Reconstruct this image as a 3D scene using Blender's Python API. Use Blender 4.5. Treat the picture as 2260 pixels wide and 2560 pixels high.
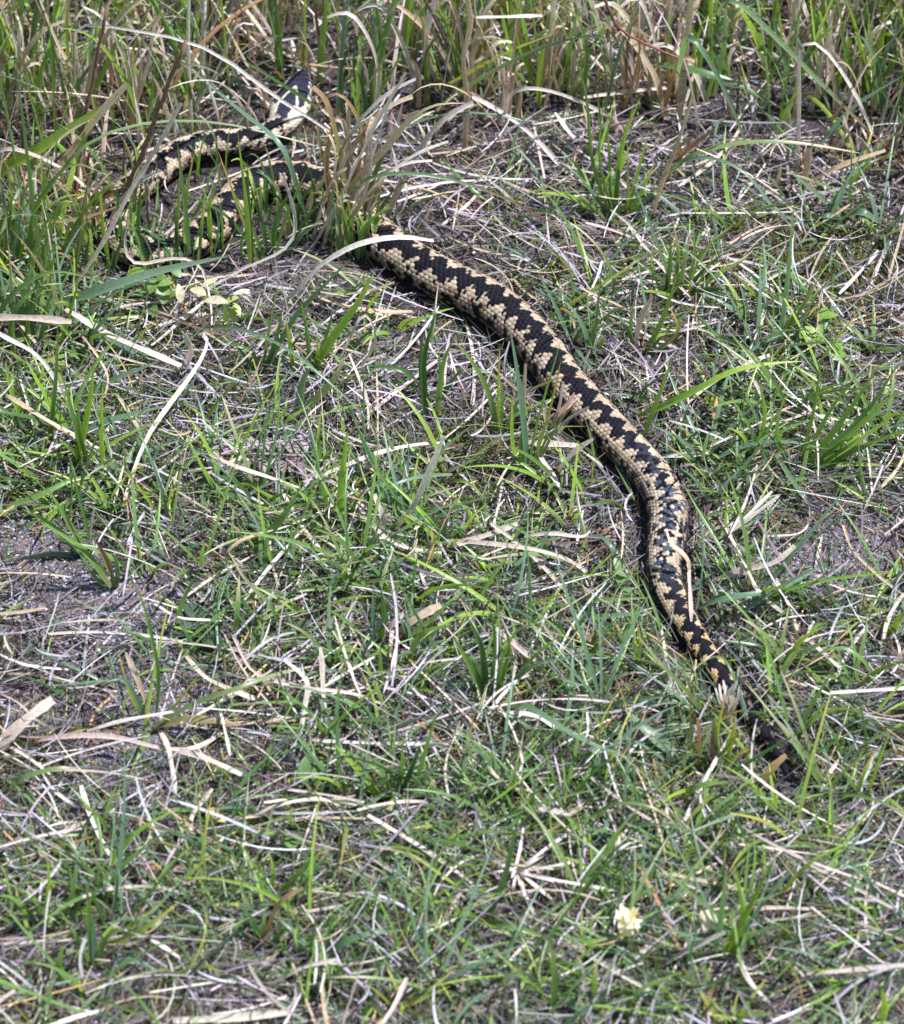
import bpy, math, random
import numpy as np
from mathutils import Vector

for o in list(bpy.data.objects):
    bpy.data.objects.remove(o, do_unlink=True)
scene = bpy.context.scene
COL = scene.collection
random.seed(11)
RNG = np.random.default_rng(11)

# ------------------------------------------------------------------ camera
PITCH = math.radians(43.0)
DIST = 2.2
VIEW_H = 0.512                      # metres of image height in the plane through the aim point
CAM = np.array([0.0, -DIST * math.cos(PITCH), DIST * math.sin(PITCH)])
FWD = np.array([0.0, math.cos(PITCH), -math.sin(PITCH)])
UPV = np.array([0.0, math.sin(PITCH), math.cos(PITCH)])
RGT = np.array([1.0, 0.0, 0.0])
cam_d = bpy.data.cameras.new('camera')
cam = bpy.data.objects.new('camera', cam_d)
COL.objects.link(cam)
cam.location = CAM
cam.rotation_euler = (math.pi / 2 - PITCH, 0, 0)
cam_d.sensor_fit = 'VERTICAL'
cam_d.sensor_height = 24.0
cam_d.lens = 24.0 * DIST / VIEW_H
cam_d.clip_start = 0.05
cam_d.clip_end = 500
cam_d.dof.use_dof = True
cam_d.dof.focus_distance = 2.24
cam_d.dof.aperture_fstop = 10.0
scene.camera = cam

# ------------------------------------------------------------------ sky, sun, exposure
SUN_EL = math.radians(63)
SUN_AZ = math.radians(86)           # from +Y (away from the viewer) towards +X
S = Vector((math.sin(SUN_AZ) * math.cos(SUN_EL), math.cos(SUN_AZ) * math.cos(SUN_EL), math.sin(SUN_EL)))
world = bpy.data.worlds.new('World')
scene.world = world
world.use_nodes = True
wn = world.node_tree
wn.nodes.clear()
w_out = wn.nodes.new('ShaderNodeOutputWorld')
w_bg = wn.nodes.new('ShaderNodeBackground')
w_sky = wn.nodes.new('ShaderNodeTexSky')
w_sky.sky_type = 'NISHITA'
w_sky.sun_disc = False
w_sky.sun_elevation = SUN_EL
w_sky.sun_rotation = SUN_AZ
w_sky.air_density = 1.0
w_sky.dust_density = 0.7
w_bg.inputs['Strength'].default_value = 0.11
wn.links.new(w_sky.outputs['Color'], w_bg.inputs['Color'])
wn.links.new(w_bg.outputs['Background'], w_out.inputs['Surface'])
sun_d = bpy.data.lights.new('sun', 'SUN')
sun_d.energy = 5.0
sun_d.angle = math.radians(1.0)
sun_d.color = (1.0, 0.975, 1.06)
sun = bpy.data.objects.new('sun', sun_d)
COL.objects.link(sun)
sun.rotation_euler = S.to_track_quat('Z', 'Y').to_euler()
scene.view_settings.view_transform = 'Standard'
scene.view_settings.look = 'None'
scene.view_settings.gamma = 1.0
scene.view_settings.exposure = 0.84
scene.render.engine = 'CYCLES'

# ------------------------------------------------------------------ pixel helpers
K = VIEW_H / DIST / 2560.0

def ray(px, py):
    d = FWD + RGT * ((px - 1130.0) * K) + UPV * (-(py - 1280.0) * K)
    return d

def on_z(px, py, z):
    d = ray(px, py)
    return CAM + d * ((z - CAM[2]) / d[2])

def on_y(px, py, y):
    d = ray(px, py)
    return CAM + d * ((y - CAM[1]) / d[1])

CROPS = {'F': (0, 0, 1.0), 'V': (0, 0, 1804 / 2260.0),
         1: (0, 0, 1.5965), 2: (1130, 0, 1.5965), 3: (0, 640, 1.5965), 4: (1130, 640, 1.5965),
         5: (0, 1300, 1.5965), 6: (1130, 1300, 1.5965), 7: (0, 1900, 1.5965), 8: (1130, 1900, 1.5965)}

def full(crop, p):
    ox, oy, s = CROPS[crop]
    return ox + p[0] / s, oy + p[1] / s

# ------------------------------------------------------------------ noise
def _h(ix, iy, seed):
    n = np.sin(ix * 127.1 + iy * 311.7 + seed * 74.7) * 43758.5453
    return n - np.floor(n)

def vnoise(x, y, seed=0):
    x = np.asarray(x, float); y = np.asarray(y, float)
    ix = np.floor(x); iy = np.floor(y)
    fx = x - ix; fy = y - iy
    fx = fx * fx * (3 - 2 * fx); fy = fy * fy * (3 - 2 * fy)
    a = _h(ix, iy, seed); b = _h(ix + 1, iy, seed); c = _h(ix, iy + 1, seed); d = _h(ix + 1, iy + 1, seed)
    return (a * (1 - fx) + b * fx) * (1 - fy) + (c * (1 - fx) + d * fx) * fy

def fbm(x, y, seed=0, octv=3):
    s = 0; a = 0.5; t = 0
    for i in range(octv):
        s = s + a * vnoise(x * 2 ** i, y * 2 ** i, seed + i * 7); t += a; a *= 0.5
    return s / t

# ------------------------------------------------------------------ materials
def new_mat(name):
    m = bpy.data.materials.new(name)
    m.use_nodes = True
    nt = m.node_tree
    nt.nodes.clear()
    return m, nt, nt.nodes.new('ShaderNodeOutputMaterial')

def leaf_mat(name, transl, rough, spec=0.5, streak=0.25, nscale=900.0, tint=(1.0, 1.0, 0.6)):
    m, nt, out = new_mat(name)
    N = nt.nodes.new; L = nt.links.new
    at = N('ShaderNodeAttribute'); at.attribute_name = 'col'
    tc = N('ShaderNodeTexCoord')
    nz = N('ShaderNodeTexNoise'); nz.inputs['Scale'].default_value = nscale; nz.inputs['Detail'].default_value = 3
    L(tc.outputs['Object'], nz.inputs['Vector'])
    mr = N('ShaderNodeMapRange'); mr.inputs[1].default_value = 0.3; mr.inputs[2].default_value = 0.7
    mr.inputs[3].default_value = 1 - streak; mr.inputs[4].default_value = 1 + streak
    L(nz.outputs['Fac'], mr.inputs[0])
    mul = N('ShaderNodeVectorMath'); mul.operation = 'MULTIPLY'
    L(at.outputs['Color'], mul.inputs[0]); L(mr.outputs[0], mul.inputs[1])
    p = N('ShaderNodeBsdfPrincipled')
    L(mul.outputs[0], p.inputs['Base Color'])
    p.inputs['Roughness'].default_value = rough
    p.inputs['Specular IOR Level'].default_value = spec
    if transl > 0:
        tr = N('ShaderNodeBsdfTranslucent')
        m2 = N('ShaderNodeVectorMath'); m2.operation = 'MULTIPLY'; m2.inputs[1].default_value = tint
        L(mul.outputs[0], m2.inputs[0]); L(m2.outputs[0], tr.inputs['Color'])
        mx = N('ShaderNodeMixShader'); mx.inputs[0].default_value = transl
        L(p.outputs[0], mx.inputs[1]); L(tr.outputs[0], mx.inputs[2]); L(mx.outputs[0], out.inputs['Surface'])
    else:
        L(p.outputs[0], out.inputs['Surface'])
    return m

M_GREEN = leaf_mat('green_blade', 0.40, 0.36, 0.5, 0.16, 700, (1.35, 1.35, 0.6))
M_STRAW = leaf_mat('dry_straw', 0.3, 0.5, 0.45, 0.22, 600, (1.05, 0.95, 0.8))
M_TWIG = leaf_mat('woody_stem', 0.0, 0.7, 0.3, 0.35, 500)
M_LEAF = leaf_mat('broad_leaf', 0.3, 0.45, 0.5, 0.2, 500, (1.3, 1.3, 0.5))
M_GRAIN = leaf_mat('sand_grain', 0.0, 0.75, 0.3, 0.3, 900)

def snake_mat():
    m, nt, out = new_mat('adder_skin')
    N = nt.nodes.new; L = nt.links.new
    at = N('ShaderNodeAttribute'); at.attribute_name = 'col'
    p = N('ShaderNodeBsdfPrincipled')
    tc = N('ShaderNodeTexCoord')
    nz = N('ShaderNodeTexNoise'); nz.inputs['Scale'].default_value = 1500; nz.inputs['Detail'].default_value = 3
    L(tc.outputs['Object'], nz.inputs['Vector'])
    mr = N('ShaderNodeMapRange'); mr.inputs[3].default_value = 0.8; mr.inputs[4].default_value = 1.2
    L(nz.outputs['Fac'], mr.inputs[0])
    mul = N('ShaderNodeVectorMath'); mul.operation = 'MULTIPLY'
    L(at.outputs['Color'], mul.inputs[0]); L(mr.outputs[0], mul.inputs[1])
    L(mul.outputs[0], p.inputs['Base Color'])
    p.inputs['Roughness'].default_value = 0.55
    p.inputs['Specular IOR Level'].default_value = 0.09
    L(p.outputs[0], out.inputs['Surface'])
    return m
M_SNAKE = snake_mat()

def eye_mat():
    m, nt, out = new_mat('adder_eye')
    p = nt.nodes.new('ShaderNodeBsdfPrincipled')
    at = nt.nodes.new('ShaderNodeAttribute'); at.attribute_name = 'col'
    nt.links.new(at.outputs['Color'], p.inputs['Base Color'])
    p.inputs['Roughness'].default_value = 0.08
    nt.links.new(p.outputs[0], out.inputs['Surface'])
    return m
M_EYE = eye_mat()

def ground_mat():
    m, nt, out = new_mat('sandy_soil')
    N = nt.nodes.new; L = nt.links.new
    tc = N('ShaderNodeTexCoord')
    n1 = N('ShaderNodeTexNoise'); n1.inputs['Scale'].default_value = 28; n1.inputs['Detail'].default_value = 6
    n2 = N('ShaderNodeTexNoise'); n2.inputs['Scale'].default_value = 420; n2.inputs['Detail'].default_value = 5
    vr = N('ShaderNodeTexVoronoi'); vr.inputs['Scale'].default_value = 900
    for n in (n1, n2, vr): L(tc.outputs['Object'], n.inputs['Vector'])
    at = N('ShaderNodeAttribute'); at.attribute_name = 'col'
    m1 = N('ShaderNodeMapRange'); m1.inputs[1].default_value = 0.3; m1.inputs[2].default_value = 0.7
    m1.inputs[3].default_value = 0.65; m1.inputs[4].default_value = 1.25
    L(n1.outputs['Fac'], m1.inputs[0])
    r1 = N('ShaderNodeVectorMath'); r1.operation = 'MULTIPLY'
    L(at.outputs['Color'], r1.inputs[0]); L(m1.outputs[0], r1.inputs[1])
    mr = N('ShaderNodeMapRange'); mr.inputs[1].default_value = 0.3; mr.inputs[2].default_value = 0.75
    mr.inputs[3].default_value = 0.45; mr.inputs[4].default_value = 1.6
    L(n2.outputs['Fac'], mr.inputs[0])
    mul = N('ShaderNodeVectorMath'); mul.operation = 'MULTIPLY'
    L(r1.outputs[0], mul.inputs[0]); L(mr.outputs[0], mul.inputs[1])
    p = N('ShaderNodeBsdfPrincipled'); p.inputs['Roughness'].default_value = 0.9
    L(mul.outputs[0], p.inputs['Base Color'])
    b = N('ShaderNodeBump'); b.inputs['Strength'].default_value = 0.9; b.inputs['Distance'].default_value = 0.0015
    ad = N('ShaderNodeMath'); ad.operation = 'ADD'
    L(n2.outputs['Fac'], ad.inputs[0]); L(vr.outputs['Distance'], ad.inputs[1]); L(ad.outputs[0], b.inputs['Height'])
    L(b.outputs[0], p.inputs['Normal'])
    L(p.outputs[0], out.inputs['Surface'])
    return m
M_GROUND = ground_mat()

# ------------------------------------------------------------------ mesh helpers
def mesh_obj(name, V, F, C, mat, parent=None, smooth=True):
    """V (n,3) array, F list/array of quads or tris (one array), C (n,3)"""
    me = bpy.data.meshes.new(name)
    V = np.asarray(V, np.float32)
    F = np.asarray(F, np.int32)
    k = F.shape[1]
    me.vertices.add(len(V)); me.vertices.foreach_set('co', V.ravel())
    me.loops.add(F.size); me.loops.foreach_set('vertex_index', F.ravel())
    me.polygons.add(len(F))
    me.polygons.foreach_set('loop_start', np.arange(0, F.size, k, dtype=np.int32))
    me.polygons.foreach_set('loop_total', np.full(len(F), k, np.int32))
    me.polygons.foreach_set('use_smooth', np.full(len(F), smooth, bool))
    me.update(calc_edges=True)
    if C is not None:
        a = me.color_attributes.new('col', 'FLOAT_COLOR', 'POINT')
        c4 = np.ones((len(V), 4), np.float32); c4[:, :3] = C
        a.data.foreach_set('color', c4.ravel())
    me.materials.append(mat)
    o = bpy.data.objects.new(name, me)
    COL.objects.link(o)
    if parent is not None:
        o.parent = parent
        o.location = -np.array(parent.location)
    return o

def tag(o, label=None, cat=None, group=None, kind=None):
    if label: o['label'] = label
    if cat: o['category'] = cat
    if group: o['group'] = group
    if kind: o['kind'] = kind
    return o

def empty(name, loc):
    o = bpy.data.objects.new(name, None)
    o.empty_display_size = 0.01
    COL.objects.link(o)
    o.location = [float(v) for v in loc]
    return o

def norm(a):
    return a / np.maximum(np.linalg.norm(a, axis=-1, keepdims=True), 1e-12)

def ribbons(P, W, side, C, fold=0.18):
    """P (N,S,3) centre lines, W (N,S) widths, side (N,S,3), C (N,S,3): V-folded blades"""
    N, Sg, _ = P.shape
    T = np.gradient(P, axis=1)
    nrm = norm(np.cross(T, side))
    w = W[..., None] * 0.5
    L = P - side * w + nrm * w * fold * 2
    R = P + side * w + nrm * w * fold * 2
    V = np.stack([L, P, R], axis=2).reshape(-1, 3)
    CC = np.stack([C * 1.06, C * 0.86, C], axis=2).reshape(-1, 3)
    b = (np.arange(N)[:, None] * Sg + np.arange(Sg - 1)[None, :]).ravel() * 3
    F = np.concatenate([np.stack([b, b + 1, b + 4, b + 3], 1), np.stack([b + 1, b + 2, b + 5, b + 4], 1)])
    return V, F, CC

def flat_ribbons(P, W, side, C):
    N, Sg, _ = P.shape
    w = W[..., None] * 0.5
    V = np.stack([P - side * w, P + side * w], axis=2).reshape(-1, 3)
    CC = np.stack([C, C], axis=2).reshape(-1, 3)
    b = (np.arange(N)[:, None] * Sg + np.arange(Sg - 1)[None, :]).ravel() * 2
    F = np.stack([b, b + 1, b + 3, b + 2], 1)
    return V, F, CC

def catmull(pts, n):
    pts = np.asarray(pts, float)
    if len(pts) == 2:
        t = np.linspace(0, 1, n)[:, None]
        return pts[0] * (1 - t) + pts[1] * t
    p = np.vstack([2 * pts[0] - pts[1], pts, 2 * pts[-1] - pts[-2]])
    seg = np.linalg.norm(np.diff(pts, axis=0), axis=1)
    cum = np.concatenate([[0], np.cumsum(seg)])
    u = np.linspace(0, cum[-1], n)
    out = []
    for q in u:
        i = min(np.searchsorted(cum, q, 'right') - 1, len(seg) - 1)
        t = (q - cum[i]) / max(seg[i], 1e-9)
        a, b, c, d = p[i], p[i + 1], p[i + 2], p[i + 3]
        out.append(0.5 * ((2 * b) + (-a + c) * t + (2 * a - 5 * b + 4 * c - d) * t * t + (-a + 3 * b - 3 * c + d) * t ** 3))
    return np.array(out)

def tube(pts, rad, sides, col, cap=True):
    pts = np.asarray(pts, float); n = len(pts)
    T = norm(np.gradient(pts, axis=0))
    ref = np.where(np.abs(T[:, 2:3]) > 0.9, np.array([[1.0, 0, 0]]), np.array([[0, 0, 1.0]]))
    A = norm(np.cross(T, ref)); B = np.cross(A, T)
    th = np.linspace(0, 2 * math.pi, sides, endpoint=False)
    rad = np.broadcast_to(np.asarray(rad, float), (n,))
    V = (pts[:, None, :] + rad[:, None, None] * (np.cos(th)[None, :, None] * A[:, None, :] + np.sin(th)[None, :, None] * B[:, None, :])).reshape(-1, 3)
    i = np.arange(n - 1)[:, None] * sides; j = np.arange(sides)[None, :]; j2 = (j + 1) % sides
    F = np.stack([i + j, i + j2, i + sides + j2, i + sides + j], -1).reshape(-1, 4)
    if cap:
        V = np.vstack([V, pts[:1], pts[-1:]])
        a = len(V) - 2; o = (n - 1) * sides
        # close the ends with quads made of pairs of neighbouring wedges
        ev = np.arange(0, sides - 1, 2)
        F = np.vstack([F, np.stack([np.full(len(ev), a), (ev + 2) % sides, ev + 1, ev], 1),
                       np.stack([np.full(len(ev), a + 1), o + ev, o + ev + 1, o + (ev + 2) % sides], 1)])
    C = np.asarray(col, float)
    if C.ndim == 1:
        C = np.tile(C, (n, 1))
    CC = np.repeat(C, sides, axis=0)
    if cap:
        CC = np.vstack([CC, C[:1], C[-1:]])
    return V, F, CC

class Bag:
    """collects quads of one part"""
    def __init__(s): s.V = []; s.F = []; s.C = []; s.n = 0
    def add(s, vfc):
        V, F, C = vfc
        s.V.append(V); s.F.append(np.asarray(F) + s.n); s.C.append(C); s.n += len(V)
    def obj(s, name, mat, parent=None, smooth=True):
        return mesh_obj(name, np.vstack(s.V), np.vstack(s.F), np.vstack(s.C), mat, parent, smooth)

# ------------------------------------------------------------------ adder centre line (photo px: x, y, apparent width, height/width, lift mm)
AD = [(757, 176, 22, .45, 15), (754, 188, 46, .50, 15), (748, 205, 66, .52, 14.5), (740, 228, 84, .52, 14), (729, 255, 104, .52, 13), (718, 283, 94, .58, 12),
      (700, 313, 74, .8, 10), (672, 336, 68, .88, 8), (635, 349, 70, .9, 6), (582, 356, 76, .9, 4), (516, 362, 82, .9, 2), (455, 383, 86, .88, 1),
      (406, 418, 88, .88, 0), (360, 452, 90, .88, 0), (318, 488, 92, .88, 0), (289, 530, 94, .86, 0), (286, 580, 96, .86, 0), (322, 618, 97, .86, 0),
      (383, 634, 98, .86, 0), (450, 622, 99, .86, 0), (508, 590, 100, .86, 0), (553, 546, 100, .86, 0), (598, 492, 101, .86, 0), (655, 456, 102, .86, 0),
      (720, 446, 103, .86, 0), (785, 458, 104, .86, 0), (850, 496, 106, .86, 0), (900, 545, 108, .86, 0), (955, 600, 110, .86, 0), (1018, 647, 114, .86, 0),
      (1117, 703, 119, .86, 0), (1218, 752, 121, .86, 0), (1291, 808, 118, .86, 0), (1353, 874, 115, .86, 0), (1403, 946, 114, .86, 0), (1455, 1004, 113, .86, 0),
      (1512, 1065, 111, .86, 0), (1570, 1125, 108, .86, 0), (1622, 1180, 106, .86, 0), (1657, 1235, 105, .86, 0), (1670, 1290, 104, .86, 0), (1667, 1340, 100, .86, 0),
      (1660, 1388, 92, .87, 0), (1661, 1432, 90, .88, 0), (1673, 1478, 92, .88, 0), (1693, 1526, 82, .88, 0), (1724, 1576, 72, .9, 0), (1758, 1628, 67, .9, 0),
      (1791, 1678, 62, .9, 0), (1823, 1727, 55, .9, 0), (1853, 1766, 49, .92, 0), (1880, 1796, 45, .92, 0), (1907, 1830, 40, .95, 0), (1928, 1862, 31, .95, 1),
      (1944, 1895, 21, 1, 4), (1962, 1925, 15, 1, 7), (1982, 1966, 7, 1, 9)]
_pts = []; _hw = []; _hh = []
for (px, py, w, hr, lift) in AD:
    d = 2.2
    for _ in range(3):
        hw = 0.480 * w * K * d
        z = hw * hr - 0.0012 + lift * 0.001
        p = on_z(px, py, z)
        d = float(np.dot(p - CAM, FWD))
    _pts.append(p); _hw.append(hw); _hh.append(hw * hr)
_pts = np.array(_pts)
SN_N = 1900
_c = catmull(_pts, 1200)
_seg = np.concatenate([[0], np.cumsum(np.linalg.norm(np.diff(_c, axis=0), axis=1))])
SN_LEN = _seg[-1]
_ctl = np.concatenate([[0], np.cumsum(np.linalg.norm(np.diff(_pts, axis=0), axis=1))]); _ctl *= SN_LEN / _ctl[-1]
sn_s = np.linspace(0, SN_LEN, SN_N)
SNC = np.stack([np.interp(sn_s, _seg, _c[:, i]) for i in range(3)], 1)
SNC = np.stack([np.convolve(np.pad(SNC[:, i], 8, 'edge'), np.ones(17) / 17, 'valid') for i in range(3)], 1)
def smooth1(a, k):
    return np.convolve(np.pad(a, k, 'edge'), np.ones(2 * k + 1) / (2 * k + 1), 'valid')
SNW = smooth1(np.interp(sn_s, _ctl, _hw), 5)
SNH = smooth1(np.interp(sn_s, _ctl, _hh), 5)
_tip = np.clip(sn_s / 0.004, 0, 1); SNW *= np.sqrt(1 - (1 - _tip) ** 2) * .96 + .04; SNH *= np.sqrt(1 - (1 - _tip) ** 2) * .96 + .04
_end = np.clip((SN_LEN - sn_s) / 0.004, 0, 1); SNW *= np.sqrt(_end) * .95 + .05; SNH *= np.sqrt(_end) * .95 + .05

# raster of the snake's footprint, used to keep stems and straw out of its body
RX0, RY0, RS = -0.36, -0.30, 0.002
RNX, RNY = 300, 360
gx = RX0 + RS * np.arange(RNX); gy = RY0 + RS * np.arange(RNY)
GX, GY = np.meshgrid(gx, gy, indexing='ij')
_q = np.full((RNX, RNY), 9.0); _zi = np.zeros((RNX, RNY), int)
for i in range(0, SN_N, 8):
    d = np.hypot(GX - SNC[i, 0], GY - SNC[i, 1]) / max(SNW[i], .0032)
    m = d < _q
    _q[m] = d[m]; _zi[m] = i
def snake_q(P, grow=1.0, belly=True):
    """<1 inside the snake's body; P (...,3)"""
    ix = np.clip(((P[..., 0] - RX0) / RS).astype(int), 0, RNX - 1)
    iy = np.clip(((P[..., 1] - RY0) / RS).astype(int), 0, RNY - 1)
    k = _zi[ix, iy]
    out = (P[..., 0] < RX0) | (P[..., 0] > RX0 + RS * RNX) | (P[..., 1] < RY0) | (P[..., 1] > RY0 + RS * RNY)
    q = np.sqrt((_q[ix, iy] / grow) ** 2 + ((P[..., 2] - SNC[k, 2]) / (np.maximum(SNH[k], .003) * grow)) ** 2)
    # below the belly counts as inside as well
    below = (P[..., 2] < SNC[k, 2]) & (_q[ix, iy] < 0.92 * grow) & (SNC[k, 2] < 0.0125)
    if belly: q = np.where(below, 0.0, q)
    return np.where(out, 9.0, q)
def near_snake(x, y):
    P = np.stack([x, y, np.zeros_like(x)], -1)
    ix = np.clip(((x - RX0) / RS).astype(int), 0, RNX - 1); iy = np.clip(((y - RY0) / RS).astype(int), 0, RNY - 1)
    out = (x < RX0) | (x > RX0 + RS * RNX) | (y < RY0) | (y > RY0 + RS * RNY)
    return np.where(out, 9.0, _q[ix, iy])

# ------------------------------------------------------------------ ground
def gz(x, y):
    x = np.asarray(x, float); y = np.asarray(y, float)
    h = (fbm(x * 16 + 9, y * 16 + 5, 3, 3) - 0.5) * 0.012 + (fbm(x * 90, y * 90, 21, 2) - 0.5) * 0.003
    k = np.clip((near_snake(x, y) - 1.0) / 1.2, 0, 1)
    return h * k - 0.001

def axis(lo, hi, step, far):
    a = list(np.arange(lo, hi + 1e-6, step))
    s = step; v = hi; up = []
    while v < far: s *= 1.25; v += s; up.append(v)
    s = step; v = lo; dn = []
    while v > -far: s *= 1.25; v -= s; dn.append(v)
    return np.array(dn[::-1] + a + up)
def gpt(px, py):
    p = on_z(px, py, 0.0)
    return on_z(px, py, float(gz(p[0], p[1])))

# ------------------------------------------------------------------ adder
def build_adder():
    NPHI = 224
    NC = 32
    phi = np.linspace(-math.pi, math.pi, NPHI, endpoint=False)
    s = sn_s
    T = norm(np.gradient(SNC, axis=0))
    up = np.array([0, 0, 1.0]) - T * T[:, 2:3]
    up = norm(up); lat = np.cross(T, up)
    r = 0.5 * (SNW + SNH)
    ell = np.maximum(0.28 * r, 0.0010)
    ell = np.where(s < 0.04, np.maximum(0.26 * r, 0.0010), ell)
    a = np.concatenate([[0], np.cumsum(np.diff(s) / ell[1:])])
    cc = phi / (2 * math.pi) * NC                      # column coordinate, 0 at the spine
    A, Cc = np.meshgrid(a, cc, indexing='ij')
    # two nearest scale centres of the staggered lattice
    best = np.full(A.shape, 9.0); second = np.full(A.shape, 9.0)
    bi = np.zeros(A.shape); bk = np.zeros(A.shape); bda = np.zeros(A.shape); bdc = np.zeros(A.shape)
    i0 = np.round(Cc)
    for di in (-1, 0, 1):
        ci = i0 + di
        off = np.where(np.mod(ci, 2) == 1, 0.5, 0.0)
        k0 = np.round(A - off)
        for dk in (-1, 0, 1):
            k = k0 + dk
            da = A - (k + off); dc = Cc - ci
            d = np.sqrt((da * 1.0) ** 2 + (dc * 0.80) ** 2) + 0.10 * np.abs(dc * da)
            m = d < best
            second = np.where(m, best, np.minimum(second, d))
            best = np.where(m, d, best)
            bi = np.where(m, ci, bi); bk = np.where(m, k + off, bk); bda = np.where(m, da, bda); bdc = np.where(m, dc, bdc)
    edge = second - best
    sc = r[:, None] / 0.0115
    head = np.clip((s - 0.026) / 0.012, 0, 1)[:, None]
    relief = 0.00042 * (bda + 0.35) - 0.00042 * np.exp(-edge / 0.10) + 0.00009 * np.clip(1 - np.abs(bdc) * 4, 0, 1)
    thin = np.clip((r - 0.0014) / 0.002, 0, 1)[:, None]
    relief = relief * sc * (0.30 + 0.70 * head) * thin
    PHI = np.broadcast_to(phi[None, :], A.shape)
    # body section: superellipse, flatter belly, slight ridge on the back
    cx = np.sin(PHI); cz = np.cos(PHI)
    belly = np.where(cz < 0, 0.90, 1.0)
    hd = 1 - np.clip((s - 0.020) / 0.022, 0, 1)[:, None]
    zz = np.where(cz > 0, cz * (1 - 0.22 * hd * cz ** 2), cz) * belly
    X = SNW[:, None] * cx * (1 + 0.05 * hd * np.abs(cz)); Z = SNH[:, None] * zz
    n2 = norm(np.stack([cx / SNW[:, None], cz / SNH[:, None]], -1))
    X = X + relief * n2[..., 0]; Z = Z + relief * n2[..., 1]
    P = SNC[:, None, :] + lat[:, None, :] * X[..., None] + up[:, None, :] * Z[..., None]
    # ---- colour, one value for each scale
    ph_c = bi / NC * 2 * math.pi
    ph_c = np.mod(ph_c + math.pi, 2 * math.pi) - math.pi
    s_c = np.interp(bk, a, s)
    u = s_c / SN_LEN
    h1 = _h(np.mod(bi, NC), bk * 2, 5); h2 = _h(np.mod(bi, NC), bk * 2, 17); h3 = _h(np.mod(bi, NC), bk * 2, 29)
    warp = (vnoise(s_c * 55, 0 * s_c, 4) - 0.5) * 0.9
    per = np.interp(u, [0, .55, .8, 1.0], [0.0135, 0.0122, 0.0108, 0.0085])
    tab = np.linspace(0, SN_LEN, 2000)
    phase_tab = np.concatenate([[0], np.cumsum((tab[1] - tab[0]) / np.interp(tab[1:] / SN_LEN, [0, .55, .8, 1.0], [0.0135, 0.0122, 0.0108, 0.0085]))])
    ph = np.interp(s_c, tab, phase_tab) + warp * 0.5
    f = np.mod(ph, 1.0)
    tri = 1 - 4 * np.abs(f - 0.5)
    tri = np.sign(tri) * np.abs(tri) ** 0.8
    ph = ph + (vnoise(s_c * 130, s_c * 0, 91) - .5) * .22
    f = np.mod(ph, 1.0)
    tri = 1 - 4 * np.abs(f - 0.5)
    tri = np.sign(tri) * np.abs(tri) ** 0.8
    wid = np.interp(u, [0.05, .3, .62, .72, .78, .83, .90, .97, 1.0], [.42, .50, .50, .40, .34, .46, .66, 1.05, 1.4])
    amp = np.interp(u, [0.05, .3, .62, .78, .84, .92, 1.0], [.30, .33, .31, .24, .34, .42, .2])
    jit = (h1 - 0.5) * 0.14 + (vnoise(s_c * 240, ph_c * 2.5, 23) - .5) * .14
    latc = np.interp(s_c, s, smooth1(lat[:, 1], 40))
    twist = -latc * np.interp(u, [0, .05, .45, .6, 1], [0, .34, .34, .12, .05])
    ph_c = np.mod(ph_c - twist + math.pi, 2 * math.pi) - math.pi
    dark = np.abs(ph_c - amp * tri + jit) < wid
    # blotches along the flanks, opposite the teeth
    sgn = np.sign(ph_c)
    fb = np.mod(ph + np.where(sgn > 0, 0.5, 0.0), 1.0)
    blot = (np.abs(np.abs(ph_c) - 1.30) < 0.24 + 0.18 * (h2 - .5)) & (np.abs(fb - 0.5) < 0.20 + 0.12 * (h3 - .5))
    low = np.clip((np.abs(ph_c) - 0.75) / 0.8, 0, 1)
    cream = np.array([0.43, 0.345, 0.24]); buff = np.array([0.27, 0.178, 0.115]); white = np.array([0.52, 0.46, 0.36]); yel = np.array([0.52, 0.37, 0.13])
    light = cream * (1 - low[..., None]) + buff * low[..., None]
    neckmix = np.clip((0.16 - s_c) / 0.1, 0, 1)[..., None] * (1 - low[..., None]) * 0.6
    light = light * (1 - neckmix) + white * neckmix
    tailmix = (np.clip((u - 0.82) / 0.06, 0, 1) * 0.6)[..., None]
    light = light * (1 - tailmix) + yel * tailmix
    light = light * (0.66 + 0.52 * h2[..., None])
    grub = np.clip(fbm(s_c * 160, ph_c * 3, 55, 2) * 1.6 - .35, 0, 1)[..., None] * np.clip(np.abs(ph_c) - .5, 0, 1)[..., None]
    light = light * (1 - .55 * grub)
    brn = ((h3 > 0.86) & (np.abs(ph_c) > 0.8))[..., None]
    light = np.where(brn, light * np.array([0.62, 0.42, 0.34]), light)
    black = np.array([0.006, 0.006, 0.009]) * (0.7 + 0.9 * h1[..., None])
    pale = np.interp(u, [.70, .76, .81, .84], [0, 1, 1, 0])[..., None] * (h3 > 0.45)[..., None]
    black = black * (1 - pale) + np.array([0.05, 0.065, 0.085]) * pale  # bluish grey sky sheen painted into the dark scales near the tail
    spk = (h1 > 0.84) & (np.abs(ph_c) > 0.75)
    flank = (np.abs(ph_c) > 1.75) & (h1 > 0.35)
    tailside = (u > .82) & (np.abs(ph_c) > 1.15) & (h2 > .12)
    mott = (np.interp(u, [.745, .775, .82, .84], [0, 1, 1, 0]) * .08 > h1)
    dark = np.where(np.interp(u, [.745, .775, .82, .84], [0, 1, 1, 0]) > h3 * 7, False, dark) | mott
    D = dark | blot | spk | flank | tailside | (u > 0.968)
    margin = np.abs(np.abs(ph_c - amp * tri + jit) - wid)
    half = ((margin < .11) & (h2 > .62))[..., None] & ~flank[..., None]
    part = np.clip((bda * np.where(h3 > .5, 1, -1) + .1) * 6 + .5, 0, 1)[..., None]
    col = np.where(D[..., None], black, light)
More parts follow.
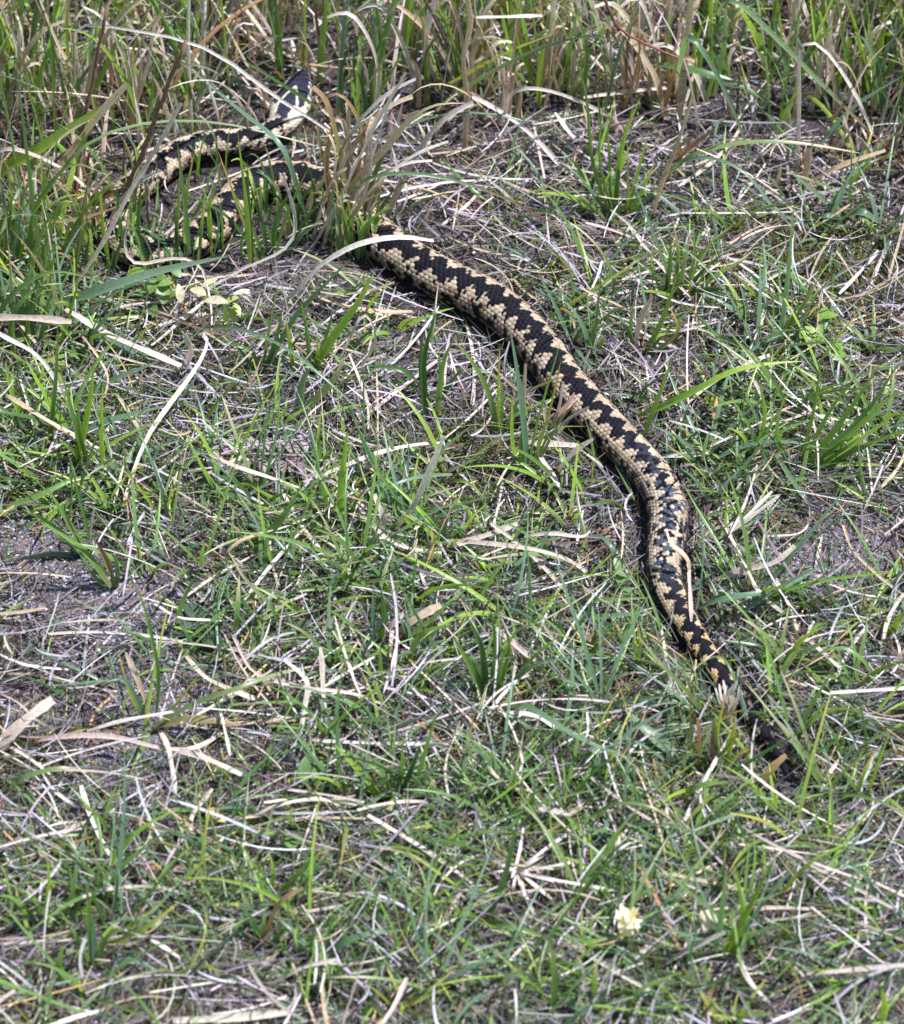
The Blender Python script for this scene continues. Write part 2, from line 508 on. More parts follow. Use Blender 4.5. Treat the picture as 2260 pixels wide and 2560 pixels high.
    col = np.where(half, black * part + light * .75 * (1 - part), col)        # scales at the edge of the band are only partly dark
    skin = (np.exp(-edge / 0.075) * 0.9 * thin)[..., None]
    rim = np.clip((bda - 0.25) / 0.25, 0, 1)[..., None] * 0.35
    col = col * (1 - rim * (~D)[..., None]) + np.array([0.30, 0.16, 0.07]) * rim * (~D)[..., None]
    col = col * (1 - skin) + np.array([0.009, 0.008, 0.008]) * skin
    # ---- head: blue-black cap, pale chevron, pale lips
    SS = np.broadcast_to(s[:, None], A.shape)
    q = X / np.maximum(np.interp(0.022, s, SNW), 1e-6)
    vor = _h(np.round(Cc * 0.5), np.round(A * 0.9), 8)
    hc = np.array([0.020, 0.022, 0.036]) * (0.8 + 0.6 * vor[..., None])
    ed = np.abs(PHI)
    wob = (vnoise(Cc * 0.9, A * 0.9, 13) - .5)
    lip = (ed > 1.0 + 0.6 * wob) & (h1 > 0.42) & (SS > 0.001)
    arm = np.abs(np.abs(q) - (SS - 0.0235) / 0.0155 * 0.60) < 0.085 + .05 * wob
    arm = arm & (SS > 0.0225) & (SS < 0.048)
    cheek = (ed > 0.95) & (SS > 0.026) & (h1 > 0.12)
    nape = (np.abs(PHI) > 0.42 + 0.2 * wob) & (SS > 0.040)
    lightm = (lip | arm | cheek | nape)[..., None]
    wc = np.array([0.47, 0.43, 0.34]) * (0.8 + 0.4 * h2[..., None])
    hcol = np.where(lightm, wc, hc)
    hcol = hcol * (1 - skin * 0.8) + np.array([0.009, 0.008, 0.008]) * skin * 0.8
    hm = (1 - np.clip((SS - 0.048) / 0.004, 0, 1))[..., None]
    col = col * (1 - hm) + hcol * hm
    n, mph = A.shape
    V = P.reshape(-1, 3); C = col.reshape(-1, 3)
    i = np.arange(n - 1)[:, None] * mph; j = np.arange(mph)[None, :]; j2 = (j + 1) % mph
    F = np.stack([i + j, i + mph + j, i + mph + j2, i + j2], -1).reshape(-1, 4)
    # end caps (paired wedges)
    ev = np.arange(0, mph, 2); o = (n - 1) * mph
    V = np.vstack([V, SNC[:1], SNC[-1:]]); C = np.vstack([C, C[:1], C[-1:]])
    F = np.vstack([F, np.stack([np.full(len(ev), n * mph), ev, ev + 1, (ev + 2) % mph], 1),
                   np.stack([np.full(len(ev), n * mph + 1), o + (ev + 2) % mph, o + ev + 1, o + ev], 1)])
    root = empty('adder', (SNC[900, 0], SNC[900, 1], 0.0))
    tag(root, 'black and cream zigzag patterned adder winding through the grass', 'snake')
    mesh_obj('body', V, F, C, M_SNAKE, root)
    # eyes
    k = int(np.searchsorted(s, 0.0105))
    for sg in (-1, 1):
        c = SNC[k] + lat[k] * SNW[k] * 0.80 * sg + up[k] * SNH[k] * 0.40
        th = np.linspace(0, math.pi, 9); az = np.linspace(0, 2 * math.pi, 14, endpoint=False)
        TH, AZ_ = np.meshgrid(th, az, indexing='ij')
        axd = norm(lat[k] * sg + up[k] * 0.35); u1 = T[k]; u2 = np.cross(axd, u1)
        d = np.cos(TH)[..., None] * axd + np.sin(TH)[..., None] * (np.cos(AZ_)[..., None] * u1 + np.sin(AZ_)[..., None] * u2)
        Ve = (c + d * 0.0012).reshape(-1, 3)
        iris = np.where((np.abs(np.sin(TH) * np.cos(AZ_)) > 0.22)[..., None], np.array([0.16, 0.03, 0.01]), np.array([0.004, 0.004, 0.004])).reshape(-1, 3)
        ii = np.arange(8)[:, None] * 14; jj = np.arange(14)[None, :]; jn = (jj + 1) % 14
        Fe = np.stack([ii + jj, ii + 14 + jj, ii + 14 + jn, ii + jn], -1).reshape(-1, 4)
        tag(mesh_obj('eye', Ve, Fe, iris, M_EYE, root), 'small red eye with dark pupil')
build_adder()

# ------------------------------------------------------------------ colours of blades: root, middle, tip
PAL = {
    'g':  ((.25, .28, .13), (.145, .260, .065), (.19, .29, .07), 'G'),
    'gb': ((.24, .29, .19), (.140, .235, .135), (.17, .26, .16), 'G'),
    'gd': ((.15, .19, .09), (.072, .155, .042), (.09, .16, .05), 'G'),
    'gl': ((.28, .35, .10), (.240, .390, .055), (.31, .42, .07), 'G'),
    'gy': ((.17, .26, .07), (.28, .36, .06), (.56, .47, .10), 'G'),
    'gt': ((.18, .25, .10), (.18, .26, .09), (.56, .46, .32), 'G'),
    'gr': ((.15, .24, .11), (.16, .24, .11), (.26, .09, .07), 'G'),
    'go': ((.16, .23, .07), (.22, .27, .07), (.56, .30, .09), 'G'),
    's':  ((.48, .41, .33), (.61, .54, .44), (.66, .59, .49), 'S'),
    'sw': ((.56, .51, .44), (.70, .65, .57), (.74, .69, .61), 'S'),
    'sp': ((.42, .32, .27), (.57, .46, .39), (.62, .52, .44), 'S'),
    't':  ((.38, .29, .18), (.52, .41, .26), (.60, .48, .32), 'S'),
    'to': ((.34, .21, .10), (.48, .29, .13), (.54, .34, .18), 'S'),
    'b':  ((.14, .09, .06), (.22, .14, .10), (.32, .22, .15), 'S'),
    'ol': ((.18, .18, .07), (.24, .21, .08), (.28, .17, .09), 'S'),
    'l1': ((.38, .36, .38), (.51, .47, .49), (.58, .54, .56), 'S'),
    'l2': ((.48, .46, .47), (.64, .61, .62), (.69, .66, .67), 'S'),
    'l3': ((.34, .30, .32), (.45, .40, .43), (.51, .46, .49), 'S'),
}
def ramp(key, t, var=0.12):
    r, m, p, kind = PAL[key]
    r, m, p = np.array(r), np.array(m), np.array(p)
    t = t[:, None]
    c = np.where(t < 0.22, r + (m - r) * (t / 0.22), np.where(t < 0.6, m, m + (p - m) * np.clip((t - 0.6) / 0.34, 0, 1)))
    k = 1 + (random.random() - 0.5) * 2 * var
    hue = np.array([1 + (random.random() - .5) * var, 1 + (random.random() - .5) * var * .6, 1 + (random.random() - .5) * var])
    return c * k * hue

def width_profile(t, kind):
    if kind == 'G':
        return np.minimum(0.55 + 1.6 * t, 1.0) * np.clip(1.02 - t ** 2.2, 0.03, 1) ** 0.8
    j = 0.85 + 0.15 * np.sin(t * 9 + random.random() * 6)
    return np.clip(np.minimum(0.7 + t * 3, 1.0), 0, 1) * j * np.where(t > 0.93, 0.75, 1.0)

def trace3d(crop, pts, z):
    """photo points to points in the scene: 'u' = upright in the plane over its root, or heights in mm"""
    fp = [full(crop, p) for p in pts]
    n = len(fp)
    out = []
    if isinstance(z, str):
        p0 = gpt(*fp[0])
        lean = {'u': 0.0, 'uf': -0.02, 'ub': 0.03}[z] + (random.random() - 0.5) * 0.016
        for i, q in enumerate(fp):
            f = i / (n - 1)
            p = on_y(q[0], q[1], p0[1] + lean * f * f)
            if p[2] < 0.001: p = on_z(q[0], q[1], 0.002)
            out.append(p)
        out[0] = p0 - np.array([0, 0, 0.003])
    else:
        zz = np.interp(np.linspace(0, 1, n), np.linspace(0, 1, len(z)), z) * 0.001
        for q, h in zip(fp, zz):
            p = gpt(*q); out.append(on_z(q[0], q[1], h + max(p[2], -0.002)))
    out = np.array(out)
    return out

def clear_of_snake(P, grow=1.06):
    P = P.copy()
    for _ in range(60):
        m = snake_q(P, grow) < 1.0
        if not m.any(): break
        d = norm(CAM - P[m]); P[m] = P[m] + d * 0.001
    else:
        pass
    return P

MASK = np.full((610, 700), 9.0)          # 4 px cells with the distance of the nearest single blade
def proj(P):
    v = P - CAM; d = v @ FWD
    return 1130 + (v @ RGT) / d / K, 1280 - (v @ UPV) / d / K, d
def note_blade(P):
    Q = catmull(P, 70); x, y, d = proj(Q)
    ix = ((x + 90) / 4).astype(int); iy = ((y + 120) / 4).astype(int)
    for dx in (-1, 0, 1):
        for dy in (-1, 0, 1):
            jx = np.clip(ix + dx, 0, 609); jy = np.clip(iy + dy, 0, 699)
            np.minimum.at(MASK, (jx, jy), d)
def before_blade(P):
    x, y, d = proj(P)
    ix = np.clip(((x + 90) / 4).astype(int), 0, 609); iy = np.clip(((y + 120) / 4).astype(int), 0, 699)
    m = MASK[ix, iy]
    return (m < 8) & (d < m - .0015)

def blade_mesh(name, P3, w, key, parent=None, seg=16, roll=None):
    kind = PAL[key][3]
    P = catmull(P3, seg)
    P = clear_of_snake(P)
    if seg > 6:
        P[1:-1] = 0.25 * P[:-2] + 0.5 * P[1:-1] + 0.25 * P[2:]
    note_blade(P)
    t = np.linspace(0, 1, seg)
    W = w * width_profile(t, kind)
    T = norm(np.gradient(P, axis=0))
    vd = norm(P - CAM)
    side = norm(np.cross(T, vd))
    other = np.cross(side, T)
    if roll is None:
        roll = 0.15 + 0.65 * random.random()         # blades turn a face towards the light
        m = len(P) // 2
        lit = [abs(float(np.dot(np.cross(side[m] * math.cos(q) + other[m] * math.sin(q), T[m]), np.array(S)))) for q in (roll, -roll)]
        if lit[1] > lit[0]: roll = -roll
        W = W / math.cos(roll) * 1.05
    rl = (roll + (random.random() - .5) * 0.9 * (t - .3))[:, None]
    side = norm(side * np.cos(rl) + other * np.sin(rl))
    C = ramp(key, t)
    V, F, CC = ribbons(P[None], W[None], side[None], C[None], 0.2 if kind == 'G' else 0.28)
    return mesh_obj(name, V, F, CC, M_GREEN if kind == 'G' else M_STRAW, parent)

def px_w(crop, w):
    return w / CROPS[crop][2] * K * 2.2

def loose(crop, name, cat, label, pts, z, w, key, group=None):
    P = trace3d(crop, pts, z)
    root = None
    o = blade_mesh(name, P, px_w(crop, w), key)
    return tag(o, label, cat, group)

def tuft(crop, label, base, blades, name='grass_tuft', cat='grass tuft', group=None, z='u'):
    b = gpt(*full(crop, base))
    r = empty(name, b)
    tag(r, label, cat, group)
    for (pts, w, key) in blades:
        zz = z
        if pts and isinstance(pts[0], (str, list)):
            zz, pts = pts[0], pts[1:]
        blade_mesh('blade', trace3d(crop, pts, zz), px_w(crop, w), key, r)
    return r

# ------------------------------------------------------------------ uncountable cover: turf, litter, tall stand, grains, moss
def blobs(x, y, L):
    """sum of soft round patches given in photo pixels of the ground: (px, py, rx px, ry px, weight)"""
    out = np.zeros_like(x)
    for (px, py, rx, ry, wt) in L:
        c = on_z(px, py, 0); ex = on_z(px + rx, py, 0); ey = on_z(px, py - ry, 0)
        sx = abs(ex[0] - c[0]); sy = abs(ey[1] - c[1])
        out += 1.0 * wt * np.exp(-(((x - c[0]) / sx) ** 2 + ((y - c[1]) / sy) ** 2))
    return out
BARE = [(90, 1345, 140, 85, 1.1), (300, 1520, 130, 95, 1), (120, 1480, 110, 80, .5), (440, 1740, 150, 75, 1.0), (330, 1890, 150, 80, .8), (90, 1800, 90, 70, .5),
        (2070, 1372, 135, 80, 2.2), (1165, 2375, 110, 60, .9), (330, 1085, 60, 40, .6), (600, 1590, 80, 60, .5), (2030, 2540, 170, 50, .6),
        (40, 2040, 60, 45, .6), (1060, 2160, 70, 50, .5)]
GREEN = [(1950, 1120, 330, 210, 1.0), (850, 1330, 420, 150, 1.0), (1050, 1600, 430, 210, 1.1), (1550, 1700, 260, 190, .9), (1850, 1900, 360, 200, .9), (250, 2280, 360, 200, .8),
         (1000, 2050, 420, 130, .75), (120, 850, 260, 300, .8), (900, 2400, 500, 160, .45), (1900, 2350, 420, 240, .7), (1500, 2050, 400, 160, .6), (150, 1180, 330, 130, .9),
         (1950, 750, 250, 150, .35), (1500, 780, 160, 200, .45), (2000, 1550, 260, 120, .8), (620, 1700, 200, 120, .35), (1500, 2450, 400, 120, .4), (650, 900, 300, 130, .3)]
def bare(x, y): return np.clip(1.7 * blobs(x, y, BARE) * (0.65 + 0.6 * vnoise(x * 60, y * 60, 31)), 0, 1)
def green(x, y): return np.clip(blobs(x, y, GREEN) * (0.15 + 1.15 * fbm(x * 30, y * 30, 41, 2)), 0, 1.2)
def tall_zone(x, y):
    edge = 0.258 + 0.03 * np.sin(x * 17) + 0.05 * (fbm(x * 14, y * 14, 51, 2) - .5)
    left = np.clip((-0.165 - x) / 0.05, 0, 1) * 0.20
    return np.clip((y - edge + left) / 0.06, 0, 1)

ax = axis(-0.42, 0.42, 0.004, 40); ay = axis(-0.45, 0.62, 0.004, 40)
AX, AY = np.meshgrid(ax, ay, indexing='ij')
AZ = gz(AX, AY)
nx, ny = len(ax), len(ay)
b = (np.arange(nx - 1)[:, None] * ny + np.arange(ny - 1)[None, :]).ravel()
sand = np.clip(2.0 * blobs(AX, AY, BARE) * (0.6 + .6 * vnoise(AX * 70, AY * 70, 33)) - .25, 0, 1).reshape(-1, 1)
GC = np.array([.040, .033, .032]) * (1 - sand) + np.array([.115, .108, .130]) * sand     # dark humus, pale grey sand
g = mesh_obj('ground', np.stack([AX, AY, AZ], -1).reshape(-1, 3), np.stack([b, b + ny, b + ny + 1, b + 1], 1), GC, M_GROUND)
tag(g, kind='structure')


XR, YR = (-0.36, 0.36), (-0.42, 0.56)
def scatter(n, dens, xr=XR, yr=YR, mx=1.0):
    xs = []; ys = []; tot = 0
    while tot < n:
        x = RNG.uniform(*xr, n * 3); y = RNG.uniform(*yr, n * 3)
        k = RNG.uniform(0, mx, n * 3) < dens(x, y)
        xs.append(x[k]); ys.append(y[k]); tot += int(k.sum())
    return np.concatenate(xs)[:n], np.concatenate(ys)[:n]

def curves(x, y, z0, length, th0, th1, az, daz, seg, wob=0.0):
    """centre lines that start at (x,y,z0), tilt th0 to th1 from the vertical, heading az to az+daz"""
    N = len(x)
    t = np.linspace(0, 1, seg)[None, :]
    th = th0[:, None] + (th1 - th0)[:, None] * t
    a = az[:, None] + daz[:, None] * t + wob * np.sin(t * 7 + (x * 9000)[:, None])
    d = np.stack([np.sin(th) * np.cos(a), np.sin(th) * np.sin(a), np.cos(th)], -1)
    P = np.cumsum(d, axis=1) * (length / (seg - 1))[:, None, None]
    P = P - P[:, :1]
    P[..., 0] += x[:, None]; P[..., 1] += y[:, None]; P[..., 2] += z0[:, None]
    return P, d

def sides_of(d, roll):
    ref = np.array([0, 0, 1.0])
    s = np.cross(d, ref); ln = np.linalg.norm(s, axis=-1, keepdims=True)
    s = np.where(ln < 0.05, np.array([1.0, 0, 0]), s / np.maximum(ln, 1e-6))
    o = np.cross(s, d)
    return norm(s * np.cos(roll)[..., None] + o * np.sin(roll)[..., None])

def mixcols(N, table, t, var=0.16):
    """per-blade colour ramps picked from PAL by weight"""
    keys = list(table.keys()); w = np.array([table[k] for k in keys], float); w /= w.sum()
    pick = RNG.choice(len(keys), N, p=w)
    R = np.array([PAL[k][0] for k in keys])[pick]; Mi = np.array([PAL[k][1] for k in keys])[pick]; Ti = np.array([PAL[k][2] for k in keys])[pick]
    tt = t[None, :, None]
    C = np.where(tt < 0.25, R[:, None] + (Mi - R)[:, None] * (tt / 0.25), np.where(tt < 0.6, Mi[:, None], Mi[:, None] + (Ti - Mi)[:, None] * np.clip((tt - 0.6) / 0.4, 0, 1)))
    C = C * (1 + RNG.uniform(-var, var, (N, 1, 1)) * 1.3) * (1 + RNG.uniform(-var, var, (N, 1, 3)) * 0.5)
    return C

def stuff(name, label, cat, P, W, d, C, mat, folded=False, grow=1.05, roll=None, hide_p=0.9):
    ok = ~(snake_q(P, grow) < 1.0).any(axis=1)
    vd = norm(P - CAM)                       # the snake has pushed most loose cover aside
    hide = np.zeros(len(P), bool)
    for kk in np.arange(.003, .10, .005):
        hide |= (snake_q(P + vd * kk, 1.0, False) < 1.0).any(axis=1)
    ok &= ~(hide & (RNG.random(len(P)) < hide_p))
    ok &= ~((before_blade(P).sum(axis=1) > 0) & (RNG.random(len(P)) < 0.8))   # loose cover lies under the blades standing out of it
    P, W, d, C = P[ok], W[ok], d[ok], C[ok]
    N, Sg = W.shape
    rl = RNG.uniform(-0.8, 0.8, (N, 1)) + RNG.uniform(-1.2, 1.2, (N, 1)) * np.linspace(0, 1, Sg)[None]
    if roll is not None: rl = rl * roll
    sd = sides_of(d, rl)
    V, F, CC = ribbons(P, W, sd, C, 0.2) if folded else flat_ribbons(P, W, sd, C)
    o = mesh_obj(name, V, F, CC, mat)
    return tag(o, label, cat, kind='stuff')

def U(a, b, n): return RNG.uniform(a, b, n)

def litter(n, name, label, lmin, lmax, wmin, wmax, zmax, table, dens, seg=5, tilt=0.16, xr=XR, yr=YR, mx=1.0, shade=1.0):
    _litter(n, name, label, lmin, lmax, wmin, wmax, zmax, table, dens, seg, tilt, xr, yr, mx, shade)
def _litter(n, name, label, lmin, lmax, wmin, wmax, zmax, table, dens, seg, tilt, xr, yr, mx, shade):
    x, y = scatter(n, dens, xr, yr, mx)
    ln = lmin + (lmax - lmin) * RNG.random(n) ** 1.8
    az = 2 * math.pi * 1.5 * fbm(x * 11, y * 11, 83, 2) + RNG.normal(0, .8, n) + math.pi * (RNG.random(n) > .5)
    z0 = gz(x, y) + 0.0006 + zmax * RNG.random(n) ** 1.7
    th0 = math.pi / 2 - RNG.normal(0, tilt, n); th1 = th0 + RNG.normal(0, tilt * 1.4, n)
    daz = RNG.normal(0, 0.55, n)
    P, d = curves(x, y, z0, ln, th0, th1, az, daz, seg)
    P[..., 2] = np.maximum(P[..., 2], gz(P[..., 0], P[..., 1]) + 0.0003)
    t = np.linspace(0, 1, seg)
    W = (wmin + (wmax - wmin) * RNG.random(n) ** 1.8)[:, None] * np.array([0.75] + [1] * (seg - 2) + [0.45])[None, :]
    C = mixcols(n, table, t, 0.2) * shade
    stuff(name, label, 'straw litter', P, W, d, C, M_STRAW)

near = lambda x, y: ((np.abs(x) < .30) & (y > -.37) & (y < .48)).astype(float)

def turf(n, name, label, lmin, lmax, wmin, wmax, th_a, th_b, table, dens, clump=7, spread=.006, seg=7, xr=XR, yr=YR, folded=True, cat='grass'):
    nc = max(1, n // clump)
    cx, cy = scatter(nc, dens, xr, yr)
    x = np.repeat(cx, clump) + RNG.normal(0, spread, nc * clump); y = np.repeat(cy, clump) + RNG.normal(0, spread, nc * clump)
    N = len(x)
    ln = (lmin + (lmax - lmin) * RNG.random(N) ** 1.5) * np.repeat(U(.7, 1.2, nc), clump)
    az = np.repeat(U(0, 6.28, nc), clump) + RNG.normal(0, 1.3, N)
    th0 = U(th_a[0], th_a[1], N); th1 = th0 + U(th_b[0], th_b[1], N)
    P, d = curves(x, y, gz(x, y) - 0.001, ln, th0, np.minimum(th1, 2.1), az, RNG.normal(0, .45, N), seg)
    gzp = gz(P[..., 0], P[..., 1])
    P[:, 1:, 2] = np.maximum(P[:, 1:, 2], gzp[:, 1:] + 0.001)
    t = np.linspace(0, 1, seg)
    W = (wmin + (wmax - wmin) * RNG.random(N) ** 1.4)[:, None] * (np.minimum(.6 + 1.4 * t, 1) * np.clip(1.02 - t ** 2.4, .04, 1))[None]
    C = mixcols(N, table, t, 0.17)
    stuff(name, label, cat, P, W, d, C, M_GREEN, folded)

GT = {'g': 5, 'gb': 4.2, 'gd': 3.0, 'gl': 1.7, 'gt': 1.3, 'go': .7, 'gr': .3, 'gy': .7}

# tall stand along the back and the left
TT = {'g': 4, 'gb': 2, 'gd': 1.4, 'gl': 3, 'gt': 1.4, 'gy': 1}
def stand(n, name, label, lmin, lmax, wmin, wmax, th_a, th_b, table, dens, clump, spread, seg, xr=(-.42, .42), yr=(.02, .62), mat=M_GREEN):
    nc = n // clump
    cx, cy = scatter(nc, dens, xr, yr)
    x = np.repeat(cx, clump) + RNG.normal(0, spread, nc * clump); y = np.repeat(cy, clump) + RNG.normal(0, spread, nc * clump)
    N = len(x)
    ln = (lmin + (lmax - lmin) * RNG.random(N) ** 1.3) * np.repeat(U(.7, 1.15, nc), clump)
    az = RNG.uniform(0, 6.28, N)
    th0 = np.abs(RNG.normal(0, th_a, N)); th1 = th0 + np.abs(RNG.normal(0, th_b, N))
    P, d = curves(x, y, gz(x, y) - .002, ln, th0, th1, az, RNG.normal(0, .3, N), seg)
    gp = gz(P[..., 0], P[..., 1]); P[:, 1:, 2] = np.maximum(P[:, 1:, 2], gp[:, 1:] + .001)
    t = np.linspace(0, 1, seg)
    W = (wmin + (wmax - wmin) * RNG.random(N) ** 1.3)[:, None] * (np.minimum(.75 + 1.0 * t, 1) * np.clip(1.02 - t ** 3, .05, 1))[None]
    stuff(name, label, 'grass', P, W, d, mixcols(N, table, t, .18), mat, True, hide_p=.96)
zone = lambda x, y: tall_zone(x, y) * (0.35 + .65 * (fbm(x * 26, y * 26, 61, 2) > .45))

# sand and crumbs of soil in the bare patches
def grains(n):
    x, y = scatter(n, lambda x, y: .10 + .9 * np.clip(blobs(x, y, BARE), 0, 1), (-.30, .30), (-.38, .44))
    keep = near_snake(x, y) > 1.1
    x, y = x[keep], y[keep]; n = len(x)
    oc = np.array([[1, 0, 0], [-1, 0, 0], [0, 1, 0], [0, -1, 0], [0, 0, 1], [0, 0, -1]], float)
    r = .00035 + .0011 * RNG.random(n) ** 4
    V = oc[None] * r[:, None, None] * U(.7, 1.3, (n, 6, 1))
    a = U(0, 6.28, n); ca, sa = np.cos(a)[:, None], np.sin(a)[:, None]
    X = V[..., 0] * ca - V[..., 1] * sa; Y = V[..., 0] * sa + V[..., 1] * ca
    V = np.stack([X + x[:, None], Y + y[:, None], V[..., 2] * .8 + (gz(x, y) + r * .3)[:, None]], -1).reshape(-1, 3)
    f = np.array([[0, 2, 4], [2, 1, 4], [1, 3, 4], [3, 0, 4], [2, 0, 5], [1, 2, 5], [3, 1, 5], [0, 3, 5]])
    F = (np.arange(n)[:, None, None] * 6 + f[None]).reshape(-1, 3)
    base = np.array([[.25, .23, .26], [.15, .135, .15], [.36, .34, .37], [.07, .06, .065], [.19, .15, .14]])[RNG.choice(5, n, p=[.36, .26, .16, .14, .08])]
    C = np.repeat(base * U(.75, 1.25, (n, 1)), 6, 0)
    tag(mesh_obj('sand_grains', V, F, C, M_GRAIN, smooth=False), 'grey sandy grains and soil crumbs in the bare patches', 'sand', kind='stuff')

def moss(n):
    L = [(2020, 660, 190, 90, 1), (1200, 1130, 120, 60, .8), (640, 1720, 60, 40, .7), (1010, 1560, 60, 40, .4), (80, 1900, 80, 50, .5), (1700, 780, 100, 50, .5), (1950, 1330, 80, 40, .3)]
    x, y = scatter(n, lambda x, y: np.clip(blobs(x, y, L), 0, 1), (-.30, .30), (-.38, .44))
    ln = U(.002, .0055, n)
    P, d = curves(x, y, gz(x, y) + U(0, .005, n), ln, U(.1, 1.4, n), U(.5, 1.8, n), U(0, 6.28, n), RNG.normal(0, .5, n), 3)
    W = U(.0006, .0014, n)[:, None] * np.array([.7, 1, .1])[None]
    C = np.tile(np.array([.13, .14, .035])[None, None], (n, 3, 1)) * U(.5, 1.4, (n, 1, 1)) * U(.9, 1.1, (n, 1, 3))
    stuff('moss', 'yellow green moss low in the turf', 'moss', P, W, d, C, M_GREEN)
# ------------------------------------------------------------------ tufts traced one by one (base first, then towards the tip)
tuft(1, 'green tuft rising in front of the adder coil, one blade leaning over its lowest loop', (735, 1060), [
    ([(690, 1060), (712, 850), (718, 680)], 16, 'g'), ([(755, 1070), (740, 850), (708, 572)], 20, 'g'),
    ([(740, 1060), (742, 800), (776, 606)], 18, 'gy'), ([(790, 1075), (806, 900), (822, 742)], 14, 'gl'),
    ([(700, 1030), (640, 960), (520, 880)], 16, 'gd')])
tuft(1, 'slender green tuft standing inside the adder coil with an orange tipped blade', (1000, 1060), [
    ([(1000, 1070), (990, 850), (950, 528)], 22, 'g'), ([(1010, 1060), (995, 830), (988, 638)], 18, 'gd'),
    ([(1045, 1050), (960, 850), (872, 608)], 15, 'go'), ([(1030, 1010), (900, 860), (680, 742)], 14, 'gd'),
    ([(1060, 1040), (1010, 920), (930, 760)], 16, 'g'), ([(975, 1060), (965, 960), (1012, 870)], 12, 'g')])
tuft(1, 'dark green tuft with curved leaves between the coil and the straight body', (1090, 1010), [
    ([(1070, 1010), (1040, 880), (1000, 745)], 20, 'gd'), ([(1090, 1010), (1110, 860), (1190, 720)], 22, 'gd'),
    ([(1095, 1020), (1150, 850), (1232, 668)], 15, 'g'), ([(1120, 1020), (1230, 860), (1330, 760)], 16, 'gd'),
    ([(1110, 1010), (1070, 920), (1050, 840)], 18, 'gd'), ([(1150, 1020), (1200, 940), (1290, 880)], 26, 'gb')])
tuft(1, 'sheaf of dry tan blades slanting up between coil and straight body of the adder', (1270, 960), [
    ([(1230, 1010), (1380, 750), (1480, 540), (1622, 290)], 12, 's'), ([(1270, 950), (1400, 740), (1520, 600), (1640, 458)], 34, 't'),
    ([(1300, 980), (1400, 880), (1465, 740), (1482, 598)], 20, 'sp'), ([(1220, 880), (1240, 800), (1300, 705)], 26, 't'),
    ([(1330, 940), (1400, 800), (1425, 640)], 24, 'to'), ([(1280, 940), (1390, 760), (1440, 600)], 18, 'ol'),
    ([(1350, 950), (1460, 700), (1560, 380)], 12, 's'), ([(1300, 980), (1360, 840), (1400, 690)], 26, 'gd'),
    ([(1150, 950), (1145, 880), (1150, 830)], 30, 't'), ([(1310, 930), (1380, 820), (1470, 690)], 22, 'b')],
    name='dry_grass_sheaf', cat='dry grass')
tuft(2, 'lime and green fan shaped tuft growing from straw near the tall grass edge', (655, 870), [
    ([(640, 865), (560, 640), (540, 400), (484, 200)], 17, 'g'), ([(655, 865), (590, 640), (606, 388)], 13, 'g'), ([(640, 860), (632, 660), (620, 488)], 14, 'g'),
    ([(690, 870), (725, 740), (786, 520)], 17, 'gl'), ([(695, 865), (760, 750), (805, 655)], 20, 'gl'), ([(650, 850), (680, 580), (752, 388)], 24, 'gl'),
    ([(640, 860), (520, 720), (430, 640)], 15, 'gb'), ([(690, 860), (770, 800), (830, 735)], 15, 'gl'), ([(645, 860), (665, 700), (660, 590)], 22, 'g'),
    ([(700, 850), (705, 700), (700, 560)], 12, 'gt'), ([(630, 880), (560, 820), (470, 745)], 14, 'gt')])
tuft(2, 'green tuft with brown cut tips beside the shoulder of the adder bend', (900, 1200), [
    ([(880, 1195), (905, 1020), (882, 880)], 18, 'gt'), ([(940, 1205), (1040, 1110), (1185, 1025)], 20, 'g'), ([(930, 1200), (1000, 1010), (1132, 888)], 12, 'gy'),
    ([(900, 1200), (930, 1050), (952, 935)], 20, 'gt'), ([(890, 1195), (960, 1060), (965, 880)], 16, 'g'), ([(870, 1190), (800, 1080), (805, 930)], 10, 'gl'),
    ([(850, 1200), (870, 1080), (875, 960)], 22, 'gd'), ([(880, 1190), (850, 1060), (715, 705)], 14, 'gb'), ([(930, 1190), (990, 1120), (1060, 995)], 11, 'g')])
tuft(2, 'leafy tuft with broad folded leaf lying on mossy ground', (1570, 865), [
    ([(1570, 865), (1450, 770), (1328, 668)], 22, 'gb'), ([(1575, 865), (1590, 720), (1594, 560)], 12, 'g'), ([(1565, 860), (1640, 800), (1690, 780)], 20, 'gt'),
    ([[2, 12, 14, 6], (1560, 870), (1500, 862), (1430, 868)], 26, 'gb'), ([[2, 14, 16, 4], (1570, 860), (1640, 850), (1712, 895)], 34, 'gb'),
    ([(1560, 860), (1530, 790), (1520, 740)], 22, 'g')])
tuft(2, 'broad bright green clump among the tall grass at the far right', (1660, 365), [
    ([(1650, 365), (1640, 250), (1620, 110)], 34, 'g'), ([(1665, 365), (1700, 220), (1740, 60)], 36, 'gl'), ([(1670, 365), (1690, 300), (1680, 180)], 30, 'gd'),
    ([(1640, 360), (1600, 260), (1560, 160)], 26, 'g'), ([(1690, 365), (1740, 280), (1800, 180)], 30, 'g'), ([(1655, 365), (1665, 250), (1660, 90)], 22, 'gl'),
    ([(1620, 360), (1570, 300), (1500, 250)], 22, 'gd')])
tuft(4, 'upright blue green blades standing alone right of the adder bend', (1310, 372), [
    ([(1305, 372), (1340, 120), (1355, -60), (1365, -210)], 22, 'gb'), ([(1300, 372), (1385, 230), (1476, 68)], 16, 'gt'), ([(1312, 372), (1352, 260), (1402, 148)], 14, 'g'),
    ([(1315, 370), (1290, 300), (1250, 240)], 14, 'g')])
